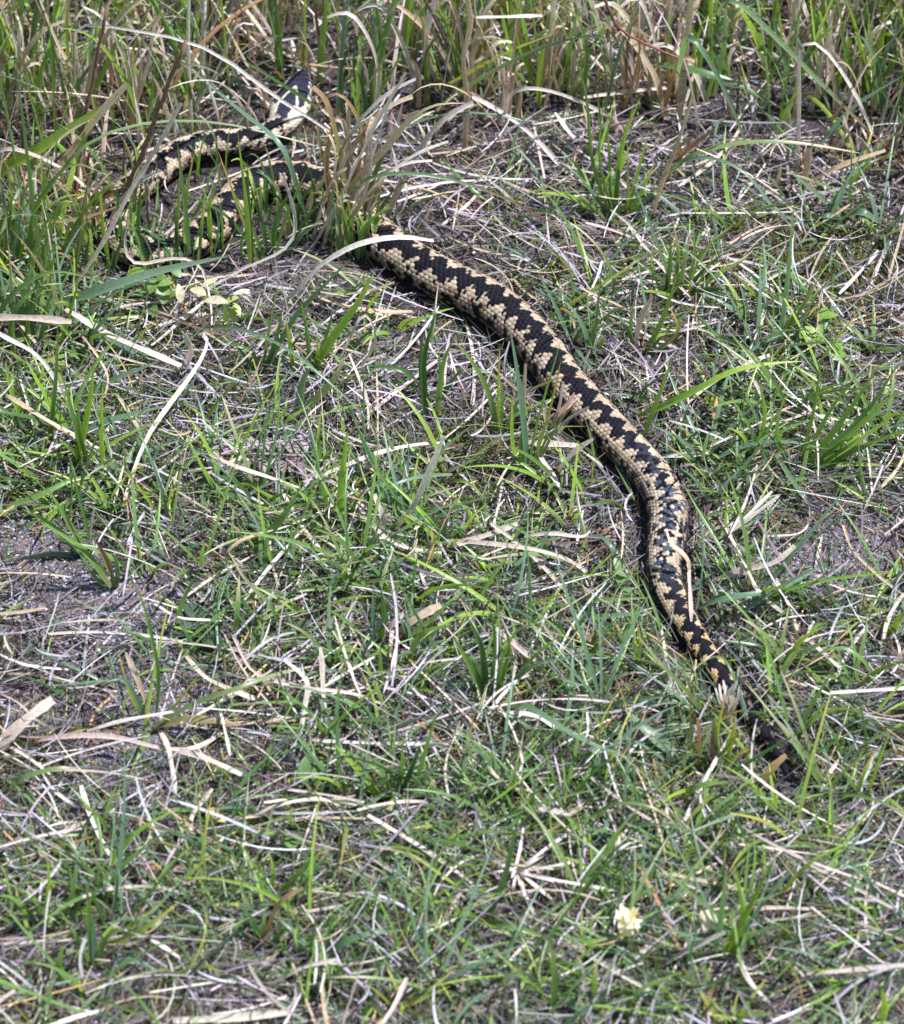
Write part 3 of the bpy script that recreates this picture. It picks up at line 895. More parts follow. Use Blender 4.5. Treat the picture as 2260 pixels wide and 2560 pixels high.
tuft(4, 'green and tan tuft right of the adder with a split orange tipped blade', (760, 385), [
    ([(740, 390), (745, 290), (802, 156)], 24, 'sp'), ([(760, 390), (840, 260), (905, 60)], 22, 'g'), ([(770, 390), (850, 310), (980, 190)], 14, 'g'),
    ([(750, 390), (690, 280), (650, 215)], 14, 'gb'), ([(780, 390), (900, 300), (868, 200)], 18, 'go'), ([(740, 385), (715, 300), (725, 180)], 18, 'g'),
    ([(765, 390), (800, 330), (900, 300)], 16, 'gl')])
tuft(4, 'tuft with arched leaf leaning left beside the thick part of the adder', (545, 400), [
    ([(545, 405), (530, 300), (470, 200), (425, 170)], 20, 'gb'), ([(550, 405), (575, 250), (600, 30)], 14, 'g'), ([(545, 400), (560, 300), (640, 220), (760, 190)], 13, 'g'),
    ([(560, 405), (600, 320), (548, 300)], 14, 'g')])
tuft(4, 'dense spray of bright green blades sweeping right over the turf', (1420, 830), [
    ([(1400, 840), (1560, 650), (1710, 430)], 24, 'gl'), ([(1410, 840), (1600, 700), (1800, 520)], 26, 'gl'), ([(1390, 830), (1520, 780), (1700, 740)], 24, 'g'),
    ([(1420, 840), (1620, 770), (1804, 690)], 26, 'g'), ([(1400, 830), (1500, 640), (1620, 470)], 20, 'g'), ([(1380, 840), (1560, 830), (1770, 840)], 22, 'gl'),
    ([(1390, 830), (1440, 640), (1475, 420)], 16, 'g'), ([(1400, 850), (1600, 880), (1790, 940)], 22, 'gb'), ([(1430, 850), (1680, 700), (1804, 600)], 20, 'gl'),
    ([(1350, 830), (1300, 700), (1330, 560)], 20, 'g'), ([(1400, 840), (1640, 640), (1790, 420)], 22, 'g'), ([(1440, 840), (1580, 760), (1640, 700)], 30, 'gl')])
tuft(4, 'green tuft with short leaf stretched left, midway between adder bend and grey sand patch', (1215, 790), [
    ([(1210, 790), (1250, 640), (1225, 495)], 18, 'gl'), ([(1205, 790), (1160, 720), (1105, 685)], 20, 'gl'), ([(1215, 790), (1260, 700), (1320, 590)], 14, 'g'),
    ([(1220, 790), (1320, 700), (1480, 640)], 14, 'g'), ([(1215, 790), (1190, 690), (1110, 560)], 16, 'g'), ([(1210, 790), (1150, 760), (1100, 750)], 22, 'g')])
tuft(4, 'long leaved tuft pressed against the left flank of the adder', (185, 730), [
    ([(190, 730), (150, 560), (85, 430), (0, 325)], 24, 'g'), ([(190, 730), (185, 560), (192, 350)], 12, 'gy'), ([(195, 730), (250, 640), (420, 560)], 14, 'g'),
    ([(195, 725), (190, 500), (100, 455), (0, 452)], 13, 'g'), ([(200, 730), (280, 560), (470, 470)], 15, 'gr'), ([(180, 720), (120, 800), (80, 880)], 18, 'gb')])
tuft(4, 'spiky tuft in front of the adder with tall notched centre blade', (300, 880), [
    ([(298, 880), (285, 690), (252, 420), (232, 298)], 24, 'gb'), ([(300, 880), (335, 690), (438, 325)], 12, 'g'), ([(310, 870), (390, 620), (436, 410)], 12, 'gy'),
    ([(290, 870), (280, 780), (278, 690)], 30, 'g'), ([(300, 870), (290, 600), (296, 430)], 16, 't'), ([(290, 870), (240, 760), (240, 560)], 18, 'gl'),
    ([(310, 880), (420, 680), (515, 560)], 12, 'gr'), ([(312, 875), (400, 700), (540, 680)], 12, 'g')])
tuft(4, 'frayed straw coloured tuft crumpled against the adder flank', (400, 700), [
    ([(390, 710), (420, 640), (490, 570)], 22, 't'), ([(400, 700), (450, 660), (548, 600)], 12, 's'), ([(395, 700), (430, 600), (445, 500)], 14, 'sp'),
    ([(400, 710), (440, 690), (500, 610)], 18, 't'), ([(380, 700), (370, 600), (410, 560)], 14, 's'), ([(405, 700), (460, 600), (490, 545)], 12, 'sp')],
    name='dry_grass_tuft', cat='dry grass')
tuft(6, 'wide spreading green tuft left of the adder tail section', (150, 700), [
    ([(130, 700), (60, 560), (0, 465)], 26, 'g'), ([(140, 695), (115, 500), (60, 390)], 26, 'gd'), ([(185, 705), (200, 560), (265, 425)], 16, 'g'),
    ([(150, 695), (175, 500), (150, 330)], 16, 'gd'), ([(140, 700), (60, 660), (0, 655)], 18, 'gb'), ([(190, 700), (330, 580), (560, 540)], 16, 'gb'),
    ([(200, 690), (320, 550), (430, 460)], 16, 'g'), ([(150, 690), (80, 560), (20, 560)], 28, 'gd'), ([(170, 700), (230, 520), (200, 400)], 20, 'g')])
tuft(6, 'small cut tuft with squared tip left of the tail, beside a purple seed head', (725, 620), [
    ([(715, 620), (750, 520), (740, 403)], 16, 'gy'), ([(725, 620), (790, 540), (880, 440)], 16, 'g'), ([(720, 620), (650, 560), (600, 540)], 14, 'g'),
    ([(730, 620), (740, 560), (760, 480)], 22, 'g')])
tuft(6, 'bright yellow green upright tuft below the thin part of the tail', (1060, 1000), [
    ([(1045, 1000), (1060, 850), (1092, 700)], 15, 'gy'), ([(1090, 990), (1120, 870), (1134, 770)], 18, 'gy'), ([(1040, 1005), (1120, 950), (1207, 905)], 16, 'go'),
    ([(980, 1000), (990, 880), (985, 790)], 18, 'to'), ([(1050, 1010), (1040, 950), (1045, 800)], 18, 'b'), ([(1000, 1000), (1100, 900), (1160, 830)], 14, 'g'),
    ([(1030, 1000), (960, 900), (950, 650)], 12, 'go'), ([(1070, 1000), (1060, 900), (1050, 790)], 20, 'gd')])
tuft(6, 'lime blades standing upright right of the dark tail tip', (1640, 1110), [
    ([(1600, 1110), (1640, 1010), (1690, 920)], 20, 'gy'), ([(1650, 1110), (1700, 980), (1745, 855)], 14, 'gl'), ([(1640, 1110), (1600, 1060), (1560, 1000)], 14, 'g')])
tuft(6, 'thick green tuft with overlapping leaves right of the tail section', (1560, 600), [
    ([(1300, 590), (1420, 520), (1540, 470)], 24, 'g'), ([(1330, 600), (1420, 560), (1550, 540)], 20, 'b'), ([(1310, 590), (1390, 480), (1490, 420)], 22, 'gl'),
    ([(1300, 600), (1450, 600), (1600, 620)], 22, 'gb'), ([(1310, 600), (1250, 560), (1100, 560)], 24, 'g'), ([(1320, 590), (1350, 520), (1384, 508)], 14, 'gb'),
    ([(1300, 590), (1240, 520), (1080, 480)], 26, 'gd'), ([(1310, 600), (1500, 570), (1690, 640)], 20, 'g')])
tuft(6, 'lime tuft at the right edge among pale straw', (1780, 450), [
    ([(1760, 460), (1780, 400), (1830, 360)], 30, 'gl'), ([(1760, 460), (1740, 430), (1735, 390)], 20, 'gl'), ([(1770, 460), (1700, 420), (1650, 400)], 14, 'g')])
tuft(3, 'bright lime tuft with broad slanting leaf above the pale folded straw', (1240, 460), [
    ([(1235, 460), (1330, 320), (1420, 200), (1492, 65)], 36, 'gl'), ([(1240, 460), (1226, 300), (1200, 180)], 20, 'g'), ([(1190, 630), (1210, 500), (1245, 440)], 36, 'gb'),
    ([(1360, 410), (1420, 350), (1522, 258)], 16, 'gd'), ([(1180, 480), (1160, 350), (1140, 250)], 18, 'gl'), ([(1190, 630), (1330, 500), (1380, 390)], 30, 'gt'),
    ([(1250, 460), (1270, 390), (1262, 310)], 18, 'gl'), ([(1250, 450), (1310, 300), (1330, 200)], 18, 'g')])
tuft(3, 'dark green tuft leaning right below the adder coil', (1040, 470), [
    ([(1040, 470), (1100, 330), (1130, 195)], 22, 'gd'), ([(1035, 470), (950, 370), (890, 300)], 18, 'gd'), ([(1050, 460), (1170, 250), (1300, 110), (1400, 10)], 22, 'gb'),
    ([(1040, 470), (1070, 300), (1120, 60)], 14, 'g'), ([(1045, 465), (1000, 380), (900, 350)], 18, 'g'), ([(1050, 470), (1150, 380), (1210, 300)], 18, 'gd')])
tuft(3, 'pair of sturdy dark green shoots in straw near the adder flank', (1715, 650), [
    ([(1700, 655), (1690, 420), (1740, 222)], 28, 'gd'), ([(1695, 545), (1610, 460), (1450, 435)], 24, 'gd'), ([(1745, 640), (1770, 440), (1810, 330)], 26, 'g'),
    ([(1690, 560), (1680, 420), (1690, 298)], 20, 'gd'), ([(1720, 560), (1640, 530), (1570, 470)], 20, 'gd'), ([(1745, 570), (1800, 500), (1850, 440)], 20, 'gd'),
    ([(1745, 600), (1760, 480), (1750, 380)], 22, 'g')])
tuft(3, 'thick bright lime shoot standing up in the green turf', (1360, 1075), [
    ([(1355, 1075), (1368, 880), (1386, 698)], 32, 'gl'), ([(1290, 860), (1270, 740), (1281, 618)], 18, 'gl'), ([(1300, 1060), (1300, 960), (1290, 880)], 26, 'gl'),
    ([(1340, 1070), (1200, 950), (1100, 880)], 18, 'gl'), ([(1350, 1070), (1240, 1040), (1180, 960)], 18, 'g'), ([(1370, 1070), (1420, 980), (1480, 900)], 14, 'g'),
    ([(1350, 1075), (1300, 1000), (1190, 900)], 14, 'gd')])
tuft(3, 'left tuft of upright lime blades beside blue green leaves', (310, 850), [
    ([(300, 840), (350, 640), (378, 425)], 26, 'gl'), ([(420, 890), (408, 700), (412, 500)], 20, 'gl'), ([(190, 745), (220, 500), (230, 275)], 20, 'g'),
    ([(295, 720), (170, 540), (100, 410)], 24, 'gl'), ([(330, 840), (290, 640), (240, 450)], 18, 'g'), ([(100, 660), (50, 560), (20, 420)], 22, 'gl'),
    ([(360, 850), (320, 700), (310, 560)], 20, 'g')])
tuft(3, 'sprawling green tuft on the grey sand at the left', (365, 1200), [
    ([(360, 1200), (280, 1080), (185, 920)], 24, 'g'), ([(355, 1195), (250, 1130), (200, 1100)], 26, 'gb'), ([(380, 1200), (360, 1130), (375, 1000)], 10, 'sp'),
    ([(360, 1200), (220, 1190), (40, 1220)], 20, 'gb'), ([(440, 1270), (420, 1210), (410, 1170)], 14, 'gy'), ([(370, 1200), (340, 1060), (270, 780)], 14, 'g'),
    ([(355, 1210), (240, 1100), (90, 1010)], 20, 'g'), ([(360, 1210), (300, 1160), (230, 1140)], 26, 'g')])
tuft(5, 'tuft with dark olive seed leaf on the dark sandy patch at the left', (460, 260), [
    ([(455, 270), (440, 200), (385, 85)], 22, 'ol'), ([(465, 270), (470, 180), (440, 120)], 18, 'gd'), ([(450, 270), (330, 120), (150, 0)], 22, 'g'),
    ([(450, 260), (400, 180), (370, 80)], 12, 'sp'), ([(450, 270), (380, 230), (280, 60)], 14, 'g')])
tuft(5, 'star shaped tuft with a long arched leaf reaching right over bare sand', (610, 825), [
    ([(620, 780), (632, 620), (608, 480), (570, 330), (500, 190)], 16, 'g'), ([[1, 22, 28, 12], (620, 830), (780, 730), (930, 680), (1090, 620), (1280, 576)], 20, 'gt'),
    ([[2, 10, 12, 8], (610, 825), (780, 802), (960, 825)], 32, 'ol'), ([(620, 820), (710, 730), (792, 618)], 14, 'gy'), ([(600, 820), (520, 700), (470, 520)], 12, 'gy'),
    ([[2, 10, 8, 4], (600, 830), (560, 920), (520, 1010)], 18, 'g'), ([(600, 820), (500, 640), (400, 660)], 18, 'gb')])
tuft(5, 'green tuft with forked straw at its foot in the turf middle', (1510, 510), [
    ([(1500, 510), (1400, 420), (1300, 345)], 15, 'g'), ([(1510, 510), (1535, 380), (1520, 270)], 26, 'gd'), ([(1535, 505), (1700, 420), (1804, 320)], 24, 'g'),
    ([(1505, 500), (1560, 420), (1620, 360)], 20, 's'), ([(1540, 500), (1640, 410), (1760, 340)], 34, 't'), ([(1500, 505), (1490, 400), (1490, 260)], 16, 'gb')])
tuft(5, 'large rosette tuft with strap leaves and old brown sheaths in the lower turf', (1575, 1110), [
    ([(1560, 1115), (1450, 1020), (1335, 895)], 30, 'gl'), ([(1580, 1110), (1605, 1000), (1611, 876)], 20, 'g'), ([(1570, 1105), (1520, 1010), (1435, 955)], 28, 'g'),
    ([(1650, 1090), (1690, 960), (1742, 775)], 18, 'g'), ([(1590, 1115), (1700, 1075), (1804, 1120)], 30, 'g'), ([(1560, 1110), (1480, 1080), (1410, 1050)], 18, 'gl'),
    ([(1590, 1110), (1640, 1010), (1680, 900)], 22, 'gd'), ([(1570, 1120), (1545, 1160), (1540, 1250)], 20, 'to'), ([(1600, 1120), (1680, 1130), (1780, 1180)], 16, 'g'),
    ([(1600, 1110), (1680, 1040), (1760, 980)], 18, 'gb')])
tuft(5, 'dense blue green tuft at the left of the brown dry leaf in the turf centre', (1620, 590), [
    ([(1620, 590), (1680, 460), (1790, 420)], 22, 'g'), ([(1610, 600), (1560, 520), (1530, 500)], 22, 'g'), ([(1630, 590), (1720, 500), (1804, 480)], 18, 'gb'),
    ([(1525, 700), (1520, 600), (1518, 500)], 22, 'g'), ([(1620, 600), (1540, 600), (1470, 620)], 16, 'gb')])
tuft(7, 'fresh tuft with olive dry leaf tip in the lower straw', (1050, 730), [
    ([(1035, 745), (1010, 650), (948, 568)], 22, 'gd'), ([(1045, 740), (1110, 580), (1210, 512)], 18, 'to'), ([(1040, 740), (1050, 660), (1060, 590)], 24, 'g'),
    ([(1060, 740), (1130, 680), (1200, 640)], 18, 'g'), ([(1030, 740), (960, 690), (900, 690)], 18, 'gb')])
tuft(7, 'lime tuft of short leaves below the mossy straw', (1080, 540), [
    ([(1060, 550), (1050, 470), (1020, 440)], 22, 'gl'), ([(1090, 530), (1150, 500), (1220, 430)], 26, 'gl'), ([(1080, 540), (1020, 420), (950, 390)], 16, 'g'),
    ([(1100, 540), (1200, 440), (1320, 340)], 14, 'gy'), ([(1070, 540), (1090, 440), (1070, 360)], 16, 'gl'), ([(1100, 540), (1180, 540), (1370, 490)], 18, 'g')])
tuft(7, 'thick green tuft at the lower left beside a pale bent straw', (375, 830), [
    ([(370, 835), (355, 640), (345, 475)], 24, 'g'), ([(380, 835), (370, 680), (350, 570)], 22, 'gb'), ([(390, 830), (520, 800), (640, 850)], 26, 'gb'),
    ([(370, 830), (300, 700), (240, 600)], 18, 'g'), ([(250, 900), (240, 800), (260, 730)], 20, 'g'), ([(380, 830), (430, 700), (560, 660)], 18, 'g'),
    ([(400, 590), (390, 500), (395, 430)], 26, 'gd'), ([(410, 590), (430, 540), (470, 520)], 20, 'gl')])
tuft(7, 'low lush tuft at the left bottom edge', (170, 650), [
    ([(170, 655), (140, 560), (90, 520)], 24, 'g'), ([(180, 655), (200, 500), (190, 400)], 20, 'gl'), ([(160, 655), (60, 560), (0, 540)], 22, 'g'),
    ([(190, 655), (280, 560), (300, 420)], 18, 'g'), ([(170, 650), (100, 640), (20, 690)], 20, 'gb'), ([(180, 655), (270, 640), (330, 560)], 18, 'gd')])
tuft(7, 'green tuft with a long flat leaf reaching right in the lower turf', (1300, 790), [
    ([[1, 14, 16, 8], (1290, 790), (1390, 720), (1500, 690), (1645, 680)], 22, 'gb'), ([(1200, 800), (1180, 700), (1120, 640)], 30, 'gb'), ([(1220, 800), (1260, 640), (1210, 600)], 16, 'g'),
    ([(1290, 790), (1310, 700), (1330, 600)], 16, 'g'), ([[1, 8, 4], (1240, 830), (1290, 930), (1310, 1010)], 24, 'gb')])
tuft(8, 'two leaved green tuft standing by the pale splayed root', (120, 645), [
    ([(120, 645), (200, 480), (265, 230)], 26, 'gd'), ([[1, 14, 12, 4], (125, 645), (240, 665), (412, 722)], 26, 'g'), ([[1, 10, 6], (110, 645), (50, 612), (0, 630)], 24, 'g')])
tuft(8, 'upright tuft with a tall pointed lime blade near the cream dried flowers', (1085, 800), [
    ([(1045, 800), (1080, 610), (1096, 418)], 24, 'gb'), ([(1095, 800), (1160, 650), (1212, 540), (1283, 395)], 26, 'gl'), ([(1185, 720), (1155, 550), (1122, 405)], 18, 'gl'),
    ([(1110, 800), (1180, 700), (1260, 680)], 18, 'gl'), ([(1060, 805), (960, 850), (890, 930)], 20, 'g'), ([(1080, 800), (1120, 700), (1190, 640)], 24, 'gl'),
    ([(1090, 805), (1010, 780), (930, 820)], 18, 'g')])
tuft(8, 'bare lower tuft with tall single blade over grey sand', (400, 1000), [
    ([(400, 1010), (405, 850), (388, 725)], 26, 'g'), ([(580, 1000), (575, 880), (580, 800)], 26, 'gt'), ([[1, 10, 6], (420, 930), (520, 1000), (600, 1040)], 30, 'gb'),
    ([(690, 1040), (740, 930), (920, 845)], 18, 'g')])

def thicket(label, base, n, spread, rise, keys, w, lean=0.0, cat='grass tuft', name='grass_tuft'):
    """bushy tuft: n blades from a base patch, in photo px"""
    bl = []
    for k in range(n):
        x0 = base[0] + random.gauss(0, spread * .35); y0 = base[1] + random.gauss(0, spread * .12)
        hgt = rise * (.45 + .7 * random.random()); dx = random.gauss(lean, .55) * hgt * .6
        bow = random.gauss(0, .08) * hgt
        pts = [(x0, y0), (x0 + dx * .3 + bow, y0 - hgt * .5), (x0 + dx * .75 + bow * .5, y0 - hgt * .85), (x0 + dx * 1.15, y0 - hgt * (1.0 - .25 * random.random()))]
        bl.append((pts, w * (.6 + .8 * random.random()), random.choice(keys)))
    return tuft('F', label, base, bl, name=name, cat=cat)
GK = ['g', 'g', 'gb', 'gl', 'gd', 'gt']; DK = ['t', 's', 'sp', 'ol', 'to', 's']
thicket('bushy green tuft hiding the body where it leaves the coil', (880, 640), 16, 90, 190, GK, 9, .1)
thicket('dry tuft beside the sheaf where the body leaves the coil', (850, 610), 14, 80, 230, DK + ['gd', 'g'], 9, .35, 'dry grass', 'dry_grass_tuft')
thicket('golden brown dry tuft standing tall beside the sheaf behind the coil', (900, 575), 18, 80, 350, ['t', 'to', 't', 's', 'ol', 'gt'], 12, .3, 'dry grass', 'dry_grass_tuft')
thicket('green tuft covering the upper arm of the coil below the neck', (680, 540), 11, 120, 150, GK, 8, 0)
thicket('green tuft covering the lowest loop of the coil', (400, 710), 13, 150, 180, GK, 8, .05)
thicket('tuft of thin blades in front of the neck', (570, 470), 9, 130, 160, GK + ['s'], 7, 0)
thicket('dense green tuft under the right arm of the coil', (760, 590), 13, 90, 170, GK, 8, .1)
thicket('thin green tuft growing up through the middle of the coil', (500, 640), 9, 110, 200, GK, 7)
thicket('green tuft at the outer left bend of the coil', (250, 660), 14, 110, 230, GK + ['gl'], 9, -.1)
thicket('dry straw tuft at the outer left bend of the coil', (215, 600), 11, 90, 230, DK, 8, .2, 'dry grass', 'dry_grass_tuft')
thicket('lush bright tuft left of the coil under the pinkish heather', (90, 700), 18, 150, 330, ['gl', 'g', 'gb', 'gl', 'gt'], 12, .25)
thicket('lush green tuft at the left edge below the heather sprig', (60, 860), 16, 130, 280, ['gl', 'g', 'gb', 'g'], 11, .3)
thicket('tall tuft in front of the upper left neck bend', (330, 560), 10, 90, 230, GK, 8, .05)
thicket('tall bright tuft at the top left corner', (120, 330), 16, 140, 330, ['gl', 'g', 'gb', 'gy', 's', 't'], 11, .1)
thicket('tall mixed tuft behind the red brown stems', (360, 330), 14, 120, 300, ['gl', 'g', 't', 's', 'gb'], 10)
thicket('tall green tuft right of the adder head', (880, 300), 15, 110, 300, ['gl', 'g', 'gd', 's', 't'], 11, .1)
thicket('tall tan and green tuft beside the dead reed', (1120, 260), 15, 120, 280, ['t', 's', 'g', 'gl', 'gb'], 11)
thicket('tall lime tuft at the back middle', (1400, 240), 16, 130, 270, ['gl', 'g', 'gl', 't', 's'], 12, .1)
thicket('tall green tuft at the back near the hooked cream blade', (1750, 230), 16, 150, 260, ['gl', 'g', 'gb', 't', 's'], 12)
thicket('tall bushy tuft at the back right corner', (2160, 260), 16, 140, 280, ['gl', 'g', 'gb', 'gl', 's'], 12, -.1)
thicket('dry bleached tuft at the back between lime tuft and dead reed', (1250, 300), 12, 120, 240, DK, 9, 0, 'dry grass', 'dry_grass_tuft')
thicket('dry bleached tuft at the back under the speckled leaf', (1620, 270), 12, 120, 250, DK, 9, 0, 'dry grass', 'dry_grass_tuft')

# ------------------------------------------------------------------ single blades, straws and stems traced one by one
DB, GB, ST = ('dry_grass', 'dry grass'), ('green_grass', 'grass'), ('straw', 'straw')
def B(kind, crop, label, pts, z, w, key): loose(crop, kind[0], kind[1], label, pts, z, w, key)
B(DB, 1, 'long bleached blade arching down across the adder head', [(330, 380), (300, 110), (430, 105), (560, 128), (740, 155), (880, 215), (1000, 310), (1110, 400), (1225, 460), (1330, 535)], [0, 85, 98, 98, 92, 85, 75, 62, 50, 38], 15, 's')
B(GB, 1, 'grey green folded blade running from heather twig to just behind the adder head', [(1230, 900), (1180, 740), (1120, 575), (990, 470), (860, 360), (720, 250)], [0, 40, 74, 70, 66, 60], 22, 'gb')
B(GB, 1, 'thin grey green blade arched over the adder neck with a reddish end', [(100, 900), (310, 600), (450, 520), (600, 487), (760, 480), (900, 492), (1050, 525), (1200, 572), (1340, 592), (1392, 640), (1400, 700)], [0, 70, 74, 74, 72, 70, 66, 60, 52, 42, 30], 13, 'gt')
B(GB, 'V', 'thin green blade with dark red end crossing above the thick body', [(690, 420), (720, 360), (770, 346), (830, 345), (920, 362), (1010, 396), (1080, 432), (1128, 464)], [0, 50, 58, 56, 48, 36, 22, 10], 8, 'gr')
B(DB, 1, 'bleached curved blade lying over the adder body behind its coil', [(1110, 1230), (1180, 1170), (1290, 1050), (1440, 972), (1600, 946), (1730, 962)], [0, 14, 34, 46, 46, 40], 22, 's')
B(DB, 1, 'brown and cream hooked blade curling in front of the lowest coil', [(820, 1210), (825, 1110), (780, 1042), (680, 1030), (560, 1060), (510, 1040), (497, 960), (510, 860)], [0, 22, 32, 32, 28, 30, 42, 60], 13, 'sp')
B(DB, 1, 'white S shaped blade hanging beside the coil', [(700, 1250), (870, 1130), (1000, 1060), (1120, 1010), (1180, 950), (1180, 850), (1150, 760), (1130, 690)], [0, 12, 22, 30, 38, 50, 62, 72], 13, 'sw')
B(DB, 1, 'thin pale looped blade over the gap behind the coil', [(1300, 800), (1390, 735), (1440, 682), (1530, 655), (1600, 690), (1632, 760), (1612, 830), (1590, 862)], [0, 20, 32, 38, 34, 26, 18, 12], 8, 's')
B(GB, 1, 'wide blue green blade lying across in front of the coil', [(180, 1230), (420, 1152), (620, 1086), (780, 1050), (912, 1022)], [2, 24, 32, 36, 40], 42, 'gb')
B(GB, 1, 'broad lime blade leaning in from the left behind the brown stem', [(-60, 800), (0, 690), (150, 600), (300, 500), (420, 425), (492, 388)], [0, 22, 44, 62, 74, 82], 50, 'gl')
B(DB, 1, 'broad orange tan blade leaning alongside the lime one', [(190, 760), (250, 640), (330, 540), (420, 425), (506, 336)], [0, 34, 58, 82, 100], 30, 't')
B(DB, 1, 'pinkish tan arched blade at the left edge above the green leaves', [(-80, 690), (0, 600), (100, 608), (220, 660), (310, 720), (360, 770), (386, 832)], [10, 40, 46, 44, 38, 30, 22], 18, 'sp')
B(DB, 1, 'olive brown blade with a dark seed tip at the left of the coil', [(0, 920), (120, 892), (280, 880), (380, 858), (466, 826)], [20, 34, 40, 44, 48], 16, 'ol')
B(DB, 1, 'slim curled blade making a ring left of the coil', [(150, 1000), (115, 800), (140, 680), (250, 540), (370, 470)], [0, 40, 58, 74, 84], 9, 't')
B(ST, 1, 'straight bleached stalk slanting in front of the adder coil to its left', [(268, 1180), (400, 980), (480, 830), (560, 690), (640, 560), (722, 408)], [0, 30, 52, 72, 92, 116], 19, 'sp')
B(ST, 1, 'second bleached stalk close beside the longer slanting one', [(500, 860), (560, 720), (640, 560), (700, 470)], [4, 36, 72, 92], 12, 'sw')
B(ST, 1, 'pale upright reed left of the red brown stem', [(560, 620), (545, 400), (510, 200)], 'u', 16, 's')
B(GB, 1, 'green reed with yellow cut top left of the red brown stem', [(555, 560), (540, 360), (528, 180)], 'u', 20, 'gy')
B(DB, 1, 'dry blade bent like a hook at the top left', [(260, 560), (280, 340), (298, 290), (240, 200), (160, 0)], 'u', 16, 't')
B(GB, 1, 'thick green stalk standing directly behind the adder snout', [(1122, 320), (1112, 150), (1100, -30)], 'u', 36, 'gd')
B(GB, 1, 'thick green stalk standing right of the adder head', [(1278, 335), (1290, 160), (1310, -30)], 'u', 36, 'g')
B(GB, 1, 'green stalk between two straws further right of the adder head', [(1535, 330), (1520, 160), (1495, -30)], 'u', 30, 'g')
B(GB, 1, 'bright yellow green blade at the top above the heather', [(800, 140), (790, 60), (780, -30)], 'u', 34, 'gl')
B(DB, 1, 'twisted white blade curling down at the top near the dead reed', [(1770, 330), (1720, 260), (1705, 160), (1720, 60), (1740, -20)], 'u', 28, 'sw')
B(GB, 1, 'olive blade passing left behind the adder head', [(1270, 430), (1130, 340), (1000, 260), (930, 210)], [20, 50, 70, 82], 16, 'gd')
B(DB, 1, 'crooked tan blade in the heather, bent like a knee', [(700, 240), (620, 200), (560, 160), (500, 60)], [30, 54, 66, 92], 14, 't')
B(DB, 2, 'stout cracked dead reed standing at the back centre', [(45, 640), (62, 400), (45, 230), (78, 100), (58, -30)], 'u', 27, 't')
B(GB, 2, 'broad grey green blade arching left to right under the dead reed', [(-60, 440), (0, 385), (150, 290), (330, 200), (480, 150), (600, 143), (700, 172)], [6, 30, 60, 84, 96, 96, 84], 19, 'gb')
B(GB, 2, 'yellow tipped blade rising beside the dead reed', [(-30, 345), (0, 325), (200, 215), (408, 132)], [10, 20, 56, 84], 15, 'gy')
B(DB, 2, 'bleached flat blade slanting down right of the dead reed', [(80, 385), (200, 450), (320, 540), (460, 690)], [34, 28, 18, 3], 20, 'sw')
B(ST, 2, 'horizontal pale cut blade at the top beside the dead reed', [(95, 72), (230, 68), (360, 63)], [80, 82, 84], 13, 'sw')
B(GB, 2, 'long grey green blade drooping over the litter at the back right', [(900, 300), (950, 140), (1040, 270), (1110, 410), (1170, 570), (1215, 710)], [40, 110, 88, 62, 30, 6], 25, 'gb')
B(DB, 2, 'tall hooked cream blade bent over at its top at the back right', [(1382, 690), (1388, 400), (1390, 180), (1425, 145), (1490, 200), (1570, 310), (1640, 440), (1676, 532)], 'u', 17, 's')
B(GB, 2, 'very long green blade turning brown, slanting to the right edge', [(1060, 60), (1110, -10), (1250, 110), (1400, 260), (1540, 400), (1650, 510), (1810, 645)], [100, 120, 98, 72, 48, 28, 6], 23, 'gr')
B(GB, 2, 'arched blade with cream cut end above the mossy patch', [(860, 700), (940, 630), (1020, 600), (1150, 572), (1300, 566), (1450, 580), (1632, 612)], [0, 22, 30, 34, 34, 30, 22], 18, 'gt')
B(GB, 2, 'slim bow shaped blade ending pale near the folded leaf', [(850, 720), (930, 640), (1030, 630), (1130, 660), (1220, 740), (1290, 840), (1350, 876), (1422, 870)], [0, 28, 36, 36, 28, 14, 6, 4], 14, 'gb')
B(DB, 2, 'tan reed sheath standing behind the lime fan tuft', [(905, 490), (930, 260), (960, -20)], 'u', 34, 't')
B(DB, 2, 'tan broken stalk leaning left at the back', [(850, 470), (800, 290), (640, 70)], 'u', 26, 't')
B(DB, 2, 'narrow cream stalk at the top between green stalks', [(738, 290), (750, 140), (752, -20)], 'u', 19, 's')
B(GB, 2, 'green blade leaning left at the back beside the broken stalk', [(860, 260), (790, 110), (735, -20)], 'u', 28, 'gd')
B(GB, 2, 'green blade sweeping up right at the back top', [(960, 330), (1020, 160), (1200, -10)], 'u', 28, 'gd')
B(GB, 2, 'thick lime leaf standing in the back grass, speckled by sun', [(1270, 270), (1200, 130), (1120, -10)], 'u', 36, 'gl')
B(GB, 2, 'dark green leaf lying flat across the back litter', [(790, 255), (950, 280), (1140, 340), (1340, 450)], [24, 30, 26, 12], 30, 'gd')
B(GB, 2, 'grey green leaf crossing the hooked cream blade', [(1450, 600), (1600, 430), (1804, 300)], [6, 30, 52], 20, 'gb')
B(GB, 2, 'grey green leaf standing against the tan reed at the right', [(1400, 400), (1330, 250), (1280, 60)], 'u', 30, 'gb')
B(DB, 2, 'orange tan blade leaning right at the right edge', [(1440, 720), (1560, 660), (1730, 602)], [6, 20, 30], 22, 't')
B(DB, 2, 'tan stalk base splitting beside the hooked cream blade', [(1390, 780), (1420, 680), (1430, 590)], 'u', 38, 't')
B(DB, 2, 'russet arched blade at the back left of the lime fan', [(215, 470), (230, 380), (290, 350), (400, 365), (520, 410), (640, 470)], [20, 48, 56, 50, 36, 16], 18, 'sp')
B(ST, 2, 'bright straw lying beyond the lime fan tuft', [(410, 450), (450, 510), (500, 565)], [18, 12, 4], 16, 'sw')
